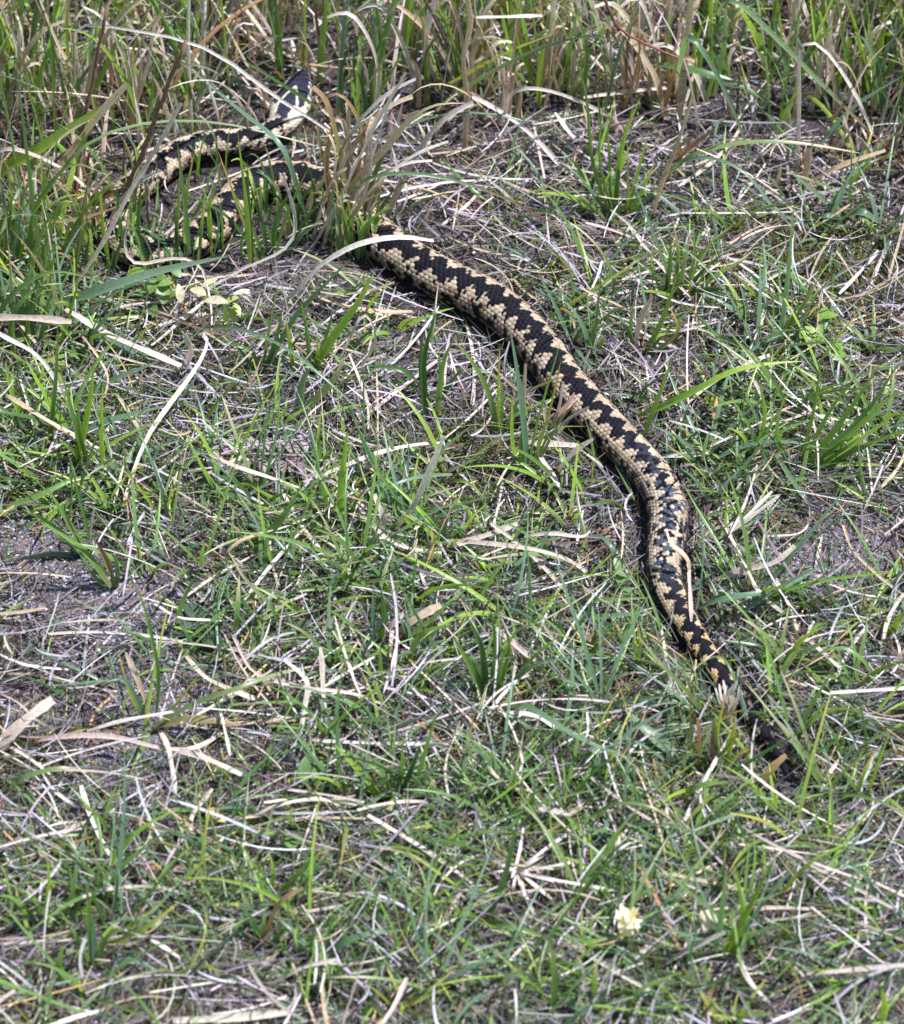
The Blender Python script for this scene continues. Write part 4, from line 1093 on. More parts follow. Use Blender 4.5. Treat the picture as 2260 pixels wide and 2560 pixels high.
B(GB, 2, 'long bent blade dropping from the yellow tip beside the adder bend', [(640, 1195), (635, 1080), (560, 960), (460, 880)], [0, 30, 52, 60], 13, 'gt')
B(ST, 2, 'flat grey straw right of the mossy patch', [(1660, 1170), (1690, 1080), (1745, 960)], [2, 5, 8], 18, 's')
B(GB, 4, 'long lime blade stretched over the turf right of the adder', [(740, 640), (860, 592), (1000, 522), (1110, 462), (1250, 432), (1400, 420)], [2, 16, 30, 38, 40, 36], 28, 'gl')
B(GB, 4, 'upright green blade close to the right flank of the adder', [(760, 725), (820, 580), (880, 408)], 'u', 22, 'g')
B(DB, 4, 'flat orange brown leaf fragment standing in the right turf', [(1040, 740), (1045, 650), (1048, 560)], [3, 10, 18], 24, 'to')
B(ST, 4, 'broken white straw lying right of the adder', [(840, 800), (930, 796), (1025, 790)], [6, 7, 6], 22, 's')
B(ST, 4, 'pink streaked straw slanting up in front of the adder flank', [(425, 860), (490, 785), (566, 730)], [6, 16, 26], 20, 'sp')
B(ST, 4, 'flat cream straw crossing below the pink streaked one', [(345, 790), (395, 870), (442, 946)], [12, 10, 5], 22, 's')
B(ST, 4, 'wide pale straw touching the left flank of the adder', [(270, 745), (380, 752), (520, 760)], [8, 10, 14], 26, 's')
B(DB, 4, 'large pinkish dry leaf bowed over the turf left of the adder', [(-20, 1135), (150, 1150), (320, 1172), (450, 1208), (532, 1262)], [10, 18, 20, 14, 4], 18, 'sp')
B(ST, 4, 'thick pinkish straw slanting at the left of the bowed dry leaf', [(-20, 1160), (120, 1120), (262, 1068)], [6, 10, 14], 24, 'sp')
B(ST, 4, 'knotted cream straw with split end below the bowed dry leaf', [(290, 1118), (400, 1108), (520, 1122), (552, 1100)], [12, 16, 16, 18], 16, 's')
B(DB, 4, 'curled tan husk resting on the back of the adder', [(940, 1300), (944, 1230), (918, 1190), (872, 1150), (856, 1104)], [12, 22, 27, 29, 30], 16, 't')
B(ST, 4, 'thin pale stem hanging beside the adder right flank', [(955, 1460), (950, 1350), (942, 1230)], [4, 12, 20], 16, 'sp')
B(GB, 4, 'long green blade bowed above the grey sand patch at right', [(1290, 790), (1400, 960), (1440, 1010)], [10, 14, 3], 20, 'gb')
B(ST, 4, 'cream straw bundle pointing up right beside the sand patch', [(1060, 1130), (1170, 1060), (1304, 960)], [4, 14, 24], 18, 's')
B(ST, 4, 'frayed pale straw fork beside the sand patch', [(1050, 1090), (1150, 1060), (1200, 1020), (1280, 940)], [4, 12, 16, 22], 14, 'sw')
B(ST, 4, 'thin white straw bowed over the sand patch', [(1240, 1120), (1380, 1110), (1425, 1070), (1420, 1040)], [4, 8, 8, 6], 8, 'sw')
B(ST, 4, 'straw lying across the grey sand patch', [(1450, 1250), (1460, 1190), (1475, 1120)], [1, 2, 2], 14, 'sp')
B(GB, 4, 'blue green leaf arched beside the tail of the adder on its left', [(640, 1270), (645, 1180), (600, 1125), (520, 1110)], [2, 20, 22, 14], 18, 'gb')
B(GB, 6, 'yellow tipped blade slanting up from the turf towards the tail', [(1000, 775), (930, 680), (820, 560), (740, 460)], [0, 30, 58, 80], 17, 'gt')
B(ST, 6, 'thin cream straw bent over the side of the tail base', [(770, 515), (848, 462), (880, 400), (887, 340)], [4, 18, 27, 29], 10, 's')
B(GB, 6, 'thin green blade curving over the tail', [(1150, 720), (1135, 650), (1105, 580), (1060, 540), (960, 590)], [0, 20, 26, 26, 22], 11, 'g')
B(GB, 6, 'broad blue green leaf lying flat below the tail', [(892, 935), (790, 855), (690, 758)], [4, 12, 16], 46, 'gb')
B(DB, 6, 'dry orange leaf leaning over the dark tail tip', [(1238, 1042), (1285, 985), (1336, 940)], [6, 14, 20], 32, 'to')
B(GB, 6, 'grey green single blade standing right of the tail', [(1270, 725), (1330, 600), (1386, 508)], 'u', 15, 'gb')
B(ST, 6, 'pale straw strip lying right of the tail base', [(1380, 440), (1340, 330), (1290, 230)], [3, 6, 10], 14, 's')
B(DB, 6, 'long tan blade lying beyond the tail on the right', [(1050, 240), (1160, 200), (1290, 170), (1370, 105)], [4, 12, 20, 26], 26, 'sp')
B(GB, 6, 'long flat green leaf lying right of the tail section', [(1000, 340), (1200, 300), (1450, 240)], [3, 12, 10], 18, 'g')
B(GB, 6, 'grey green leaf crossing the turf right of the tail base', [(985, 350), (1100, 310), (1300, 280), (1490, 180)], [3, 16, 18, 12], 20, 'gb')
B(DB, 6, 'narrow orange edged blade curving across the right turf', [(1804, 300), (1700, 220), (1600, 120), (1560, 20)], [4, 14, 16, 10], 12, 't')
B(GB, 6, 'green bow shaped blade near the right edge', [(1690, 650), (1640, 560), (1560, 510), (1470, 530), (1400, 590)], [2, 22, 28, 24, 14], 14, 'g')
B(GB, 6, 'wide green leaf left of the tail base, pointing at it', [(480, 310), (600, 318), (790, 310)], [4, 12, 12], 20, 'g')
B(GB, 6, 'blue green leaf running under the flank of the tail base', [(440, 400), (620, 385), (790, 368)], [3, 12, 16], 22, 'gb')
B(ST, 6, 'thin loop of pale grass in the turf left of the yellow tuft', [(440, 962), (505, 920), (540, 850), (538, 768)], [3, 12, 18, 20], 8, 'sw')
B(DB, 6, 'tan bowed straw at the lower left of the thin loop', [(118, 935), (160, 1010), (230, 1072), (346, 1082)], [16, 14, 8, 2], 14, 't')
B(ST, 6, 'white flat straw beneath the wide spreading tuft', [(215, 768), (330, 782), (425, 840)], [12, 12, 4], 16, 'sw')
B(GB, 6, 'grey green bowed blade sweeping across the lower turf', [(200, 740), (330, 760), (480, 860), (640, 930), (860, 1000)], [2, 24, 28, 22, 6], 20, 'gb')
B(ST, 3, 'long bleached straw slanting through the left turf, folded at its top', [(486, 1022), (530, 870), (590, 720), (680, 590), (790, 440), (838, 340), (815, 305)], [4, 12, 20, 28, 34, 38, 38], 20, 's')
B(ST, 3, 'wide bleached straw meeting the folded one at its top', [(745, 440), (765, 375), (738, 312)], [8, 22, 34], 26, 's')
B(ST, 3, 'cream double straw lying under the blue green blade at the left', [(255, 212), (400, 300), (560, 372), (722, 442)], [14, 14, 12, 8], 24, 's')
B(GB, 3, 'dark grey leaf lying beneath the cream double straw', [(410, 310), (500, 372), (640, 420)], [8, 8, 4], 34, 'gb')
B(DB, 3, 'pinkish white blade drooping at the left edge', [(-20, 300), (30, 330), (130, 382), (200, 460), (272, 588)], [40, 40, 36, 26, 8], 19, 'sw')
B(ST, 3, 'thick pale cut stem jutting in from the left edge', [(-30, 246), (120, 248), (286, 264)], [30, 32, 34], 30, 'sp')
B(ST, 3, 'tan straw slanting down right at the left', [(30, 560), (160, 642), (280, 712), (387, 768)], [26, 20, 14, 8], 19, 't')
B(DB, 3, 'thin tan hook of grass in the left turf', [(330, 320), (400, 420), (432, 490), (405, 575), (330, 592)], [30, 26, 20, 12, 8], 9, 't')
B(GB, 3, 'blue green leaf stretched right in the left turf, uppermost of two', [(260, 585), (460, 490), (642, 418)], [3, 18, 26], 24, 'gb')
B(GB, 3, 'blue green leaf stretched right in the left turf, lower of two', [(270, 722), (430, 660), (662, 598)], [3, 16, 22], 26, 'gb')
B(GB, 3, 'very long grey green blade bowed over the middle turf', [(760, 290), (880, 285), (1010, 305), (1130, 360), (1240, 440), (1340, 530), (1430, 610), (1560, 770)], [0, 34, 44, 46, 42, 34, 24, 4], 15, 'gb')
B(DB, 3, 'pale bowed straw dropping beside the lime tuft', [(1392, 390), (1432, 490), (1466, 580), (1470, 692)], [34, 24, 14, 3], 12, 's')
B(DB, 3, 'pale loop of dry grass right of the lime tuft', [(1360, 410), (1410, 300), (1455, 225), (1500, 310), (1482, 380), (1438, 440)], [10, 40, 50, 36, 24, 10], 12, 's')
B(ST, 3, 'long thin cream straw lying across the middle turf', [(1212, 902), (1350, 850), (1500, 790), (1650, 756), (1772, 746)], [12, 16, 18, 16, 10], 17, 's')
B(ST, 3, 'pale straw with a dark vein pointing right in the middle turf', [(838, 795), (960, 850), (1090, 892), (1200, 930)], [18, 18, 14, 8], 16, 'sp')
B(DB, 3, 'broad bleached leaf standing up right in the middle turf', [(1560, 1095), (1640, 1010), (1700, 880), (1772, 716)], [4, 24, 44, 66], 26, 's')
B(ST, 3, 'short bleached leaf base joined to the broad standing leaf', [(1525, 1095), (1522, 1030), (1490, 952)], [4, 16, 28], 26, 's')
B(GB, 3, 'slim blue green blade bowed downwards beside the folded straw', [(670, 1045), (640, 920), (590, 780), (530, 650)], [2, 26, 42, 48], 14, 'gb')
B(GB, 3, 'wide fresh green leaf with a lime tip in the middle turf', [(1010, 1205), (1090, 1090), (1140, 1030), (1202, 918)], [3, 20, 30, 44], 34, 'g')
B(DB, 3, 'yellow brown bent leaf above the wide fresh leaf', [(1000, 1170), (910, 1190), (960, 1140), (1090, 1096)], [6, 12, 18, 20], 14, 't')
B(GB, 3, 'pinkish tipped leaf standing near the purple dead leaf', [(820, 650), (880, 570), (950, 490)], [6, 22, 36], 18, 'go')
B(DB, 3, 'pale bowed strip lying at the foot of the broad standing leaf', [(1430, 1000), (1500, 1090), (1600, 1160), (1762, 1188)], [14, 16, 14, 6], 16, 's')
B(DB, 3, 'orange yellow dry blade hanging at the right of the pale bowed strip', [(1715, 1250), (1725, 1160), (1722, 1090)], [4, 14, 22], 15, 'go')
B(GB, 3, 'green leaf lying to the right below the cream straw', [(1804, 872), (1660, 885), (1540, 930), (1440, 1010)], [10, 22, 22, 6], 16, 'gb')
B(GB, 3, 'grey green leaf lying left of the sprawling tuft', [(0, 1010), (150, 960), (300, 890), (440, 885)], [6, 14, 16, 10], 24, 'g')
B(ST, 5, 'tan broken stalk with a wide top standing in the bare sand', [(600, 805), (580, 720), (540, 620), (502, 535)], [2, 14, 28, 40], 22, 't')
B(ST, 5, 'thin white straw lying at the left edge of the sand', [(-10, 532), (90, 576), (180, 590), (272, 598)], [10, 12, 10, 6], 10, 'sw')
B(ST, 5, 'slim white straw over the small rosette leaves', [(615, 335), (720, 392), (905, 405)], [12, 14, 12], 10, 'sw')
B(DB, 5, 'long dry stalk winding across the sand below the star tuft', [(140, 880), (300, 860), (480, 870), (640, 912), (780, 915), (892, 848)], [6, 10, 12, 12, 10, 6], 20, 'sp')
B(ST, 5, 'pale stalk running into the star tuft from the left', [(355, 842), (500, 802), (690, 768)], [8, 14, 12], 14, 's')
B(DB, 5, 'broken brown leaf at the left edge, folded and wide', [(-20, 930), (80, 820), (212, 718)], [6, 18, 24], 46, 'sp')
B(ST, 5, 'white flat straw dropping from the star tuft', [(640, 850), (672, 930), (695, 1090)], [16, 12, 4], 20, 's')
B(ST, 5, 'broad pinkish straw right of the dropping white one', [(700, 920), (830, 960), (962, 1022)], [10, 12, 8], 24, 'sp')
B(ST, 5, 'cream bowed straw running across the sand patch to the right', [(740, 545), (820, 630), (950, 690), (1062, 732)], [12, 12, 10, 5], 17, 's')
B(DB, 5, 'thin pink and brown stem crossing the middle litter', [(930, 460), (1000, 600), (1080, 640), (1200, 670), (1400, 690), (1542, 742)], [18, 20, 20, 18, 16, 6], 13, 'sp')
B(ST, 5, 'upright bleached stalk in the middle litter, straighter of two', [(1290, 805), (1284, 640), (1275, 508)], [4, 18, 32], 22, 's')
B(ST, 5, 'bent bleached stalk in the middle litter beside the straight one', [(1190, 885), (1215, 730), (1220, 640), (1132, 560)], [3, 14, 24, 30], 20, 's')
B(ST, 5, 'very long straight straw lying across the lower middle turf', [(1240, 880), (1480, 890), (1804, 896)], [8, 10, 8], 13, 'sw')
B(GB, 5, 'short bright leaf hanging over the rosette leaves', [(705, 410), (745, 300), (800, 195)], [6, 26, 44], 20, 'g')
B(DB, 5, 'cream flag like leaf beside the rosette leaves', [(935, 455), (945, 360), (955, 220)], [4, 20, 36], 24, 'gt')
B(DB, 5, 'yellow curved blade right of the rosette leaves', [(1110, 410), (1070, 330), (980, 240), (910, 120)], [6, 22, 34, 46], 16, 'gt')
B(GB, 5, 'green bowed blade near the broken brown leaf', [(30, 1090), (90, 1030), (250, 990), (350, 1010)], [2, 18, 22, 14], 22, 'gt')
B(GB, 7, 'lime tipped blade bowed over the lower left litter', [(415, 445), (500, 330), (600, 250), (716, 194)], [2, 26, 38, 44], 20, 'gl')
B(DB, 7, 'olive straw colored bowed blade in the lower left turf', [(430, 740), (560, 682), (660, 612), (712, 568)], [2, 20, 30, 34], 20, 'gy')
B(ST, 7, 'pale curved straw lying in the lower middle turf', [(998, 228), (1120, 180), (1260, 160), (1424, 182)], [8, 12, 12, 8], 15, 's')
B(ST, 7, 'grey straw slanting right above the bottom straw bundle', [(1088, 892), (1200, 832), (1345, 795)], [4, 14, 20], 15, 's')
B(ST, 7, 'large pale straw bundle strip at the bottom edge', [(690, 1042), (900, 1032), (1160, 1008)], [8, 10, 10], 30, 's')
B(ST, 7, 'pale hooked straw rising from the bottom straw bundle', [(1060, 1012), (1150, 1000), (1192, 940), (1180, 888)], [8, 10, 14, 16], 16, 's')
B(GB, 7, 'thin olive loop of grass in the lower left turf', [(640, 902), (760, 820), (818, 700), (822, 598)], [3, 20, 32, 40], 10, 'gy')
B(ST, 7, 'cut pale straw stub pointing up left in the lower left turf', [(210, 320), (280, 280), (345, 250)], [4, 6, 8], 22, 'sp')
B(ST, 7, 'grey forked straw in the lower left litter', [(755, 330), (765, 220), (845, 112)], [6, 10, 14], 20, 'sp')
B(ST, 7, 'white bent straw at the foot of the thick lower tuft', [(330, 870), (320, 780), (352, 680)], [4, 14, 24], 13, 'sw')
B(ST, 7, 'pale straw with a rounded tip in the lower left turf', [(600, 720), (660, 755), (718, 795)], [10, 8, 4], 15, 'sw')
B(DB, 7, 'brown and tan leaf lying across the lower left litter', [(500, 425), (620, 432), (760, 440)], [6, 8, 6], 20, 'b')
B(ST, 8, 'pale dry leaf leaning against the upright lime tuft', [(838, 822), (960, 752), (1092, 688)], [4, 14, 24], 20, 'sp')
B(GB, 8, 'grey green blade arched and drooping in the lower right turf', [(1690, 590), (1662, 480), (1600, 430), (1530, 412)], [2, 26, 34, 34], 20, 'gb')
B(GB, 8, 'pale grey blade hooked beside the drooping one', [(1560, 560), (1600, 500), (1595, 440)], [12, 18, 24], 14, 'gb')
B(GB, 8, 'long lime blade bowed above the lower right turf', [(1320, 530), (1400, 440), (1480, 380), (1590, 330)], [2, 24, 34, 38], 16, 'gl')
B(ST, 8, 'flat grey straw near the green bowed leaf in the lower turf', [(335, 198), (400, 205), (470, 222)], [10, 10, 8], 22, 's')
B(DB, 8, 'orange and olive bent leaf in the lower right turf', [(1050, 130), (960, 220), (915, 280)], [24, 16, 8], 16, 'go')
B(GB, 8, 'green leaf pointing right below the tail in the lower turf', [(915, 160), (980, 110), (1110, 88)], [3, 16, 22], 28, 'g')
B(GB, 8, 'bowed green blade with tan tip left of the bent orange leaf', [(540, 240), (640, 180), (760, 178), (870, 230), (900, 290)], [2, 22, 28, 22, 10], 13, 'gt')
B(ST, 8, 'cream straw dropping at the bottom right of the sand patch', [(1140, 780), (1180, 880), (1262, 970)], [14, 12, 4], 18, 's')
B(DB, 8, 'orange brown stem standing at the bottom right', [(1000, 1040), (1030, 930), (1095, 840)], [4, 14, 26], 13, 'to')
B(GB, 8, 'yellow green blade leaning left at the bottom', [(1060, 1040), (1030, 990), (990, 930)], [4, 14, 24], 18, 'gy')
B(GB, 8, 'lime blade at the bottom right corner', [(1720, 1040), (1730, 980), (1715, 910)], [4, 18, 32], 26, 'gl')

# ------------------------------------------------------------------ heather, forbs, twigs
def stem_obj(name, crop, label, pts, z, w, col, cat='stem', parent=None, taper=.75):
    P = catmull(trace3d(crop, pts, z), 18); P = clear_of_snake(P, 1.12)
    P[1:-1] += RNG.normal(0, .00035, (16, 3))
    r = px_w(crop, w) * .5 * np.linspace(1, taper, 18) * (1 + RNG.normal(0, .05, 18))
    V, F, C = tube(P, r, 8, np.array(col) * U(.8, 1.2, (18, 1)))
    o = mesh_obj(name, V, F, C, M_TWIG, parent)
    if label: tag(o, label, cat)
    return o
RB = (.20, .095, .070)
stem_obj('woody_stem', 1, 'upright red brown woody stem left of the adder neck', [(290, 850), (312, 640), (352, 420), (392, 200), (430, 30)], 'u', 19, RB)
stem_obj('woody_stem', 1, 'thicker red brown stem slanting across the left end of the neck', [(440, 900), (480, 800), (535, 690), (590, 560), (640, 410), (690, 290), (742, 165)], [0, 24, 46, 70, 98, 120, 142], 23, RB)
stem_obj('woody_stem', 1, 'short grey brown stump of stem inside the coil', [(598, 925), (592, 830), (586, 730)], 'u', 18, (.26, .19, .15))
stem_obj('twig', 2, 'thin red brown twig curving through the tall grass at the back', [(600, -20), (650, 90), (740, 160), (910, 235)], [110, 92, 78, 60], 14, (.18, .07, .05), 'twig')
stem_obj('twig', 2, 'dark purplish twig lying along the back litter', [(600, 520), (740, 470), (860, 430), (960, 405)], [6, 10, 14, 16], 9, (.10, .06, .07), 'twig')
stem_obj('twig', 5, 'long thin purple twig lying across the lower left litter', [(800, 925), (1000, 1000), (1180, 1085), (1350, 1200)], [6, 9, 9, 4], 9, (.15, .08, .10), 'twig')
stem_obj('twig', 7, 'short thick purple brown stick in the lower left turf', [(310, 400), (390, 412), (462, 416)], [5, 7, 7], 24, (.17, .11, .12), 'twig')
stem_obj('twig', 4, 'dark twig lying by the mossy ground at the right', [(1560, 170), (1620, 130), (1690, 80)], [4, 6, 8], 10, (.09, .06, .06), 'twig')

def heather(label, crop, base, sprigs, leafcol, tipcol, n_leaf, w=7, dens=1.0):
    """woody stems with tiny scale-like leaves; sprigs are lists of photo points with heights"""
    r = empty('heather', gpt(*full(crop, base))); tag(r, label, 'heather')
    for (pts, z) in sprigs:
        P = catmull(trace3d(crop, pts, z), 14); P = clear_of_snake(P, 1.1)
        V, F, C = tube(P, px_w(crop, w) * .5 * np.linspace(1, .5, 14), 6, np.array([.14, .09, .08]))
        st = mesh_obj('stem', V, F, C, M_TWIG, r)
        n = n_leaf
        t = U(.25, 1, n) ** .8
        idx = np.clip((t * 13), 0, 12.999); i = idx.astype(int); f = (idx - i)[:, None]
        c = P[i] * (1 - f) + P[i + 1] * f
        d = norm(RNG.normal(0, 1, (n, 3)) + norm(P[i + 1] - P[i]) * .9)
        ln = U(.0022, .0042, n)
        tt = np.linspace(0, 1, 4)[None, :, None]
        Q = c[:, None] + d[:, None] * ln[:, None, None] * tt
        W = U(.0007, .0014, n)[:, None] * np.array([.8, 1.1, .9, .2])[None]
        sd = norm(np.cross(d, RNG.normal(0, 1, (n, 3))))[:, None].repeat(4, 1)
        Cc = (np.array(leafcol) * (1 - t[:, None] ** 3) + np.array(tipcol) * t[:, None] ** 3) * U(.6, 1.4, (n, 1))
        V, F, CC = ribbons(Q, W, sd, Cc[:, None].repeat(4, 1), .3)
        tag(mesh_obj('leaves', V, F, CC, M_LEAF, st), kind='stuff')
    return r
PINK = (.42, .26, .25); HG = (.065, .08, .04)
heather('pinkish heather sprig hanging in at the left edge', 1, (-60, 620), [
    ([(-60, 600), (20, 450), (120, 415), (270, 395)], [40, 74, 82, 88]), ([(-60, 600), (10, 400), (60, 320), (105, 275)], [40, 80, 98, 108]),
    ([(-60, 610), (60, 465), (180, 450), (338, 402)], [40, 72, 78, 86]), ([(-60, 600), (0, 480), (30, 490), (70, 440)], [40, 66, 70, 78]),
    ([(-60, 600), (-10, 530), (10, 520), (60, 480)], [40, 62, 66, 72])], (.30, .20, .19), PINK, 90, 9)
heather('dark green heather bush behind the thick red brown stem', 1, (640, 470), [
    ([(640, 470), (600, 380), (570, 260)], 'u'), ([(650, 470), (680, 350), (700, 210)], 'u'), ([(640, 470), (740, 360), (800, 270)], 'u'), ([(620, 470), (640, 330), (640, 190)], 'u'),
    ([(660, 470), (760, 420), (830, 330)], 'u'), ([(630, 470), (540, 400), (500, 330)], 'u'), ([(680, 470), (800, 300), (900, 200), (975, 85)], 'u'),
    ([(610, 470), (560, 330), (590, 180)], 'u'), ([(690, 460), (730, 300), (760, 240)], 'u'), ([(600, 470), (520, 330), (540, 240)], 'u')], HG, (.26, .16, .17), 150)
heather('small heather sprig with a pink bud standing left of the neck bend', 1, (600, 720), [
    ([(600, 725), (620, 660), (632, 590)], [10, 34, 52]), ([(600, 725), (560, 700), (525, 712)], [10, 24, 26]), ([(605, 725), (640, 660), (675, 640)], [10, 32, 38]),
    ([(600, 725), (590, 660), (585, 610)], [10, 34, 48])], (.10, .11, .05), (.55, .25, .20), 60)
heather('dark heather at the back between the dead reed and green stalks', 2, (270, 200), [
    ([(270, 210), (250, 120), (200, 30)], 'u'), ([(280, 210), (300, 100), (330, 0)], 'u'), ([(270, 210), (330, 130), (370, 60)], 'u'), ([(260, 210), (190, 130), (160, 80)], 'u'),
    ([(280, 210), (360, 160), (420, 110)], 'u'), ([(265, 210), (265, 110), (270, 10)], 'u')], HG, (.24, .13, .13), 130)
heather('dry brown heather twig left of the adder neck', 1, (450, 660), [
    ([(450, 660), (440, 560), (430, 475)], 'u'), ([(450, 650), (465, 560), (478, 470)], 'u')], (.16, .09, .06), (.24, .12, .07), 50)
heather('heather at the far left corner of the tall grass', 1, (330, 420), [
    ([(330, 430), (300, 330), (260, 260)], 'u'), ([(340, 430), (380, 330), (400, 250)], 'u'), ([(320, 430), (240, 340), (180, 300)], 'u'), ([(330, 430), (340, 330), (310, 200)], 'u')], HG, (.20, .14, .13), 120)
heather('low dark heather behind the adder head', 1, (960, 330), [
    ([(960, 330), (930, 240), (880, 150)], 'u'), ([(970, 330), (1000, 240), (1030, 160)], 'u'), ([(960, 330), (860, 280), (800, 230)], 'u'), ([(965, 330), (960, 220), (950, 120)], 'u')], HG, (.2, .14, .13), 110)

for (lab, cr, bs, sz) in [  # partly real heather, with more bushes added to darken the back
    ('dark heather bush at the back right of the dead reed', 2, (560, 190), 1.0), ('dark heather at the back behind the lime speckled leaf', 2, (1150, 210), 1.0),
    ('heather growing behind the hooked cream blade', 2, (1330, 200), .9), ('dark heather at the back beside the tan reed sheath', 2, (880, 160), 1.0),
    ('twiggy heather behind the red brown stems', 1, (560, 150), 1.1), ('dark heather between green stalks right of the adder head', 1, (1400, 200), 1.0),
    ('dark heather behind the twisted white blade', 1, (1660, 180), 1.0), ('dark heather in the far left corner behind round leaved weed', 1, (130, 190), 1.1),
    ('heather at the back edge behind the broad bright clump', 2, (1600, 150), .9)]:
    heather(lab, cr, bs, [([bs, (bs[0] + 70 * math.sin(k * 2.1) * sz, bs[1] - 60 * sz), (bs[0] + 130 * math.sin(k * 2.1 + .4) * sz, bs[1] - (90 + 22 * (k % 4)) * sz)], 'u') for k in range(8)], HG, (.20, .13, .13), 130)

def leaf_blade(L, W, n=9, lobes=0, cup=.25, serr=0.0):
    """flat leaf in local coordinates: length along +x, its middle rib raised"""
    t = np.linspace(0, 1, n); prof = np.sin(np.pi * np.clip(t * .92 + .04, 0, 1)) ** .8
    if lobes: prof = prof * (0.35 + .65 * np.abs(np.sin(t * math.pi * lobes)))
    if serr: prof = prof * (1 + serr * np.sin(np.arange(n) * math.pi))
    w = prof * W / 2
    x = t * L; z = -cup * L * (t - .4) ** 2
    V = np.concatenate([np.stack([x, -w, z + w * .25], 1), np.stack([x, 0 * w, z], 1), np.stack([x, w, z + w * .25], 1)])
    i = np.arange(n - 1)
    F = np.concatenate([np.stack([i, i + 1, n + i + 1, n + i], 1), np.stack([n + i, n + i + 1, 2 * n + i + 1, 2 * n + i], 1)])
    return V, F

def place(V, pos, az, tilt, roll=0.0):
    c, s = math.cos(roll), math.sin(roll); R0 = np.array([[1, 0, 0], [0, c, -s], [0, s, c]])
    c, s = math.cos(-tilt), math.sin(-tilt); R1 = np.array([[c, 0, s], [0, 1, 0], [-s, 0, c]])
    c, s = math.cos(az), math.sin(az); R2 = np.array([[c, -s, 0], [s, c, 0], [0, 0, 1]])
    return V @ (R2 @ R1 @ R0).T + np.asarray(pos)

def forb(name, label, cat, crop, base, leaves, col, stems=(), stemcol=(.16, .20, .07), mat=None):
    """leaves: (tip or centre px, height mm, length mm, width mm, azimuth deg, tilt deg[, colour])"""
    r = empty(name, gpt(*full(crop, base))); tag(r, label, cat)
    for (pts, z, w) in stems:
        P = catmull(trace3d(crop, pts, z), 10); P = clear_of_snake(P, 1.1)
        V, F, C = tube(P, px_w(crop, w) * .5, 6, np.array(stemcol)); mesh_obj('stem', V, F, C, M_LEAF, r)
    for lf in leaves:
        (px, h, L, W, az, ti) = lf[:6]; c = lf[6] if len(lf) > 6 else col
        p = on_z(*full(crop, px), h * .001)
        V, F = leaf_blade(L * .001, W * .001)
        V[:, 0] -= L * .0005
        V = place(V, p, math.radians(az), math.radians(ti), (random.random() - .5) * .5)
        C = np.tile(np.array(c) * (0.85 + .3 * random.random()), (len(V), 1))
        mesh_obj('leaf', V, F, C, mat or M_LEAF, r)
    return r
LG = (.17, .27, .06); MG = (.11, .20, .05); DGR = (.055, .10, .045)
forb('chickweed', 'pale green leafy weed with round leaves in front of the lowest coil', 'weed', 3, (600, 160), [
    ((540, 72), 14, 11, 9, 20, 25), ((615, 120), 14, 9, 7, 60, 20, MG), ((650, 150), 14, 11, 8, 100, 30), ((600, 215), 8, 14, 8, -60, 20, MG), ((660, 110), 18, 8, 6, 10, 10),
    ((700, 60), 20, 9, 6, 130, 20, MG), ((560, 150), 8, 9, 6, 200, 20, MG), ((640, 90), 16, 8, 6, -20, 30), ((690, 160), 12, 8, 6, 0, 30), ((520, 110), 8, 8, 6, 150, 10, MG)],
    LG, [([(600, 165), (615, 130), (600, 90)], [0, 8, 14], 6), ([(600, 165), (660, 140), (700, 70)], [0, 10, 20], 6)])
forb('wildflower', 'small weed with closed white bud and pale yellow green sepals below the coil', 'flower', 3, (850, 260), [
    ((920, 178), 30, 9, 5, 10, 30, (.35, .42, .12)), ((945, 210), 26, 8, 4, -60, -20, (.32, .42, .10)), ((905, 240), 22, 9, 4, -100, -20, (.32, .42, .10)), ((930, 235), 22, 9, 4, -80, -30, (.36, .44, .14)),
    ((962, 142), 38, 9, 2.6, 8, 14, (.66, .68, .58)), ((966, 150), 38, 9, 2.4, -8, 0, (.66, .68, .56)), ((955, 148), 39, 7, 2.6, 0, 18, (.42, .52, .26)), ((964, 146), 39, 9, 2.2, 0, 6, (.68, .70, .6)),
    ((718, 150), 30, 10, 5, 100, 50, (.50, .47, .30)), ((790, 140), 30, 11, 6, -40, 10, (.50, .47, .29)), ((860, 178), 30, 13, 6, -15, 10, (.50, .44, .30)), ((835, 105), 32, 9, 4, 20, 20, (.48, .45, .28))],
    LG, [([(850, 265), (860, 210), (900, 180), (940, 145)], [0, 18, 28, 37], 6), ([(850, 260), (820, 180), (730, 150)], [0, 20, 28], 6)], (.36, .26, .20))
forb('chickweed', 'light green round leaved weed among the tall grass at the upper left', 'weed', 1, (290, 270), [
    ((300, 215), 22, 10, 8, 80, 40), ((325, 190), 26, 10, 8, 20, 30), ((275, 190), 28, 9, 7, 150, 30), ((320, 240), 14, 10, 8, -20, 20), ((280, 240), 14, 9, 7, 190, 20, MG), ((45, 260), 14, 10, 8, 30, 20, MG), ((25, 275), 12, 10, 8, 130, 20, DGR), ((60, 285), 10, 9, 7, -40, 20, DGR)],
    LG, [([(290, 275), (300, 240), (298, 200)], [0, 12, 26], 7)])
forb('rosette_plant', 'dark green rosette with wrinkled oval leaves in the left centre sand', 'weed', 5, (800, 420), [
    ((838, 478), 5, 17, 9, -50, 5), ((775, 365), 6, 13, 10, 120, 10), ((850, 350), 6, 14, 8, 50, 10), ((720, 450), 4, 13, 8, 190, 5), ((760, 410), 4, 12, 8, 160, 8), ((830, 415), 5, 11, 7, 10, 8)], DGR)
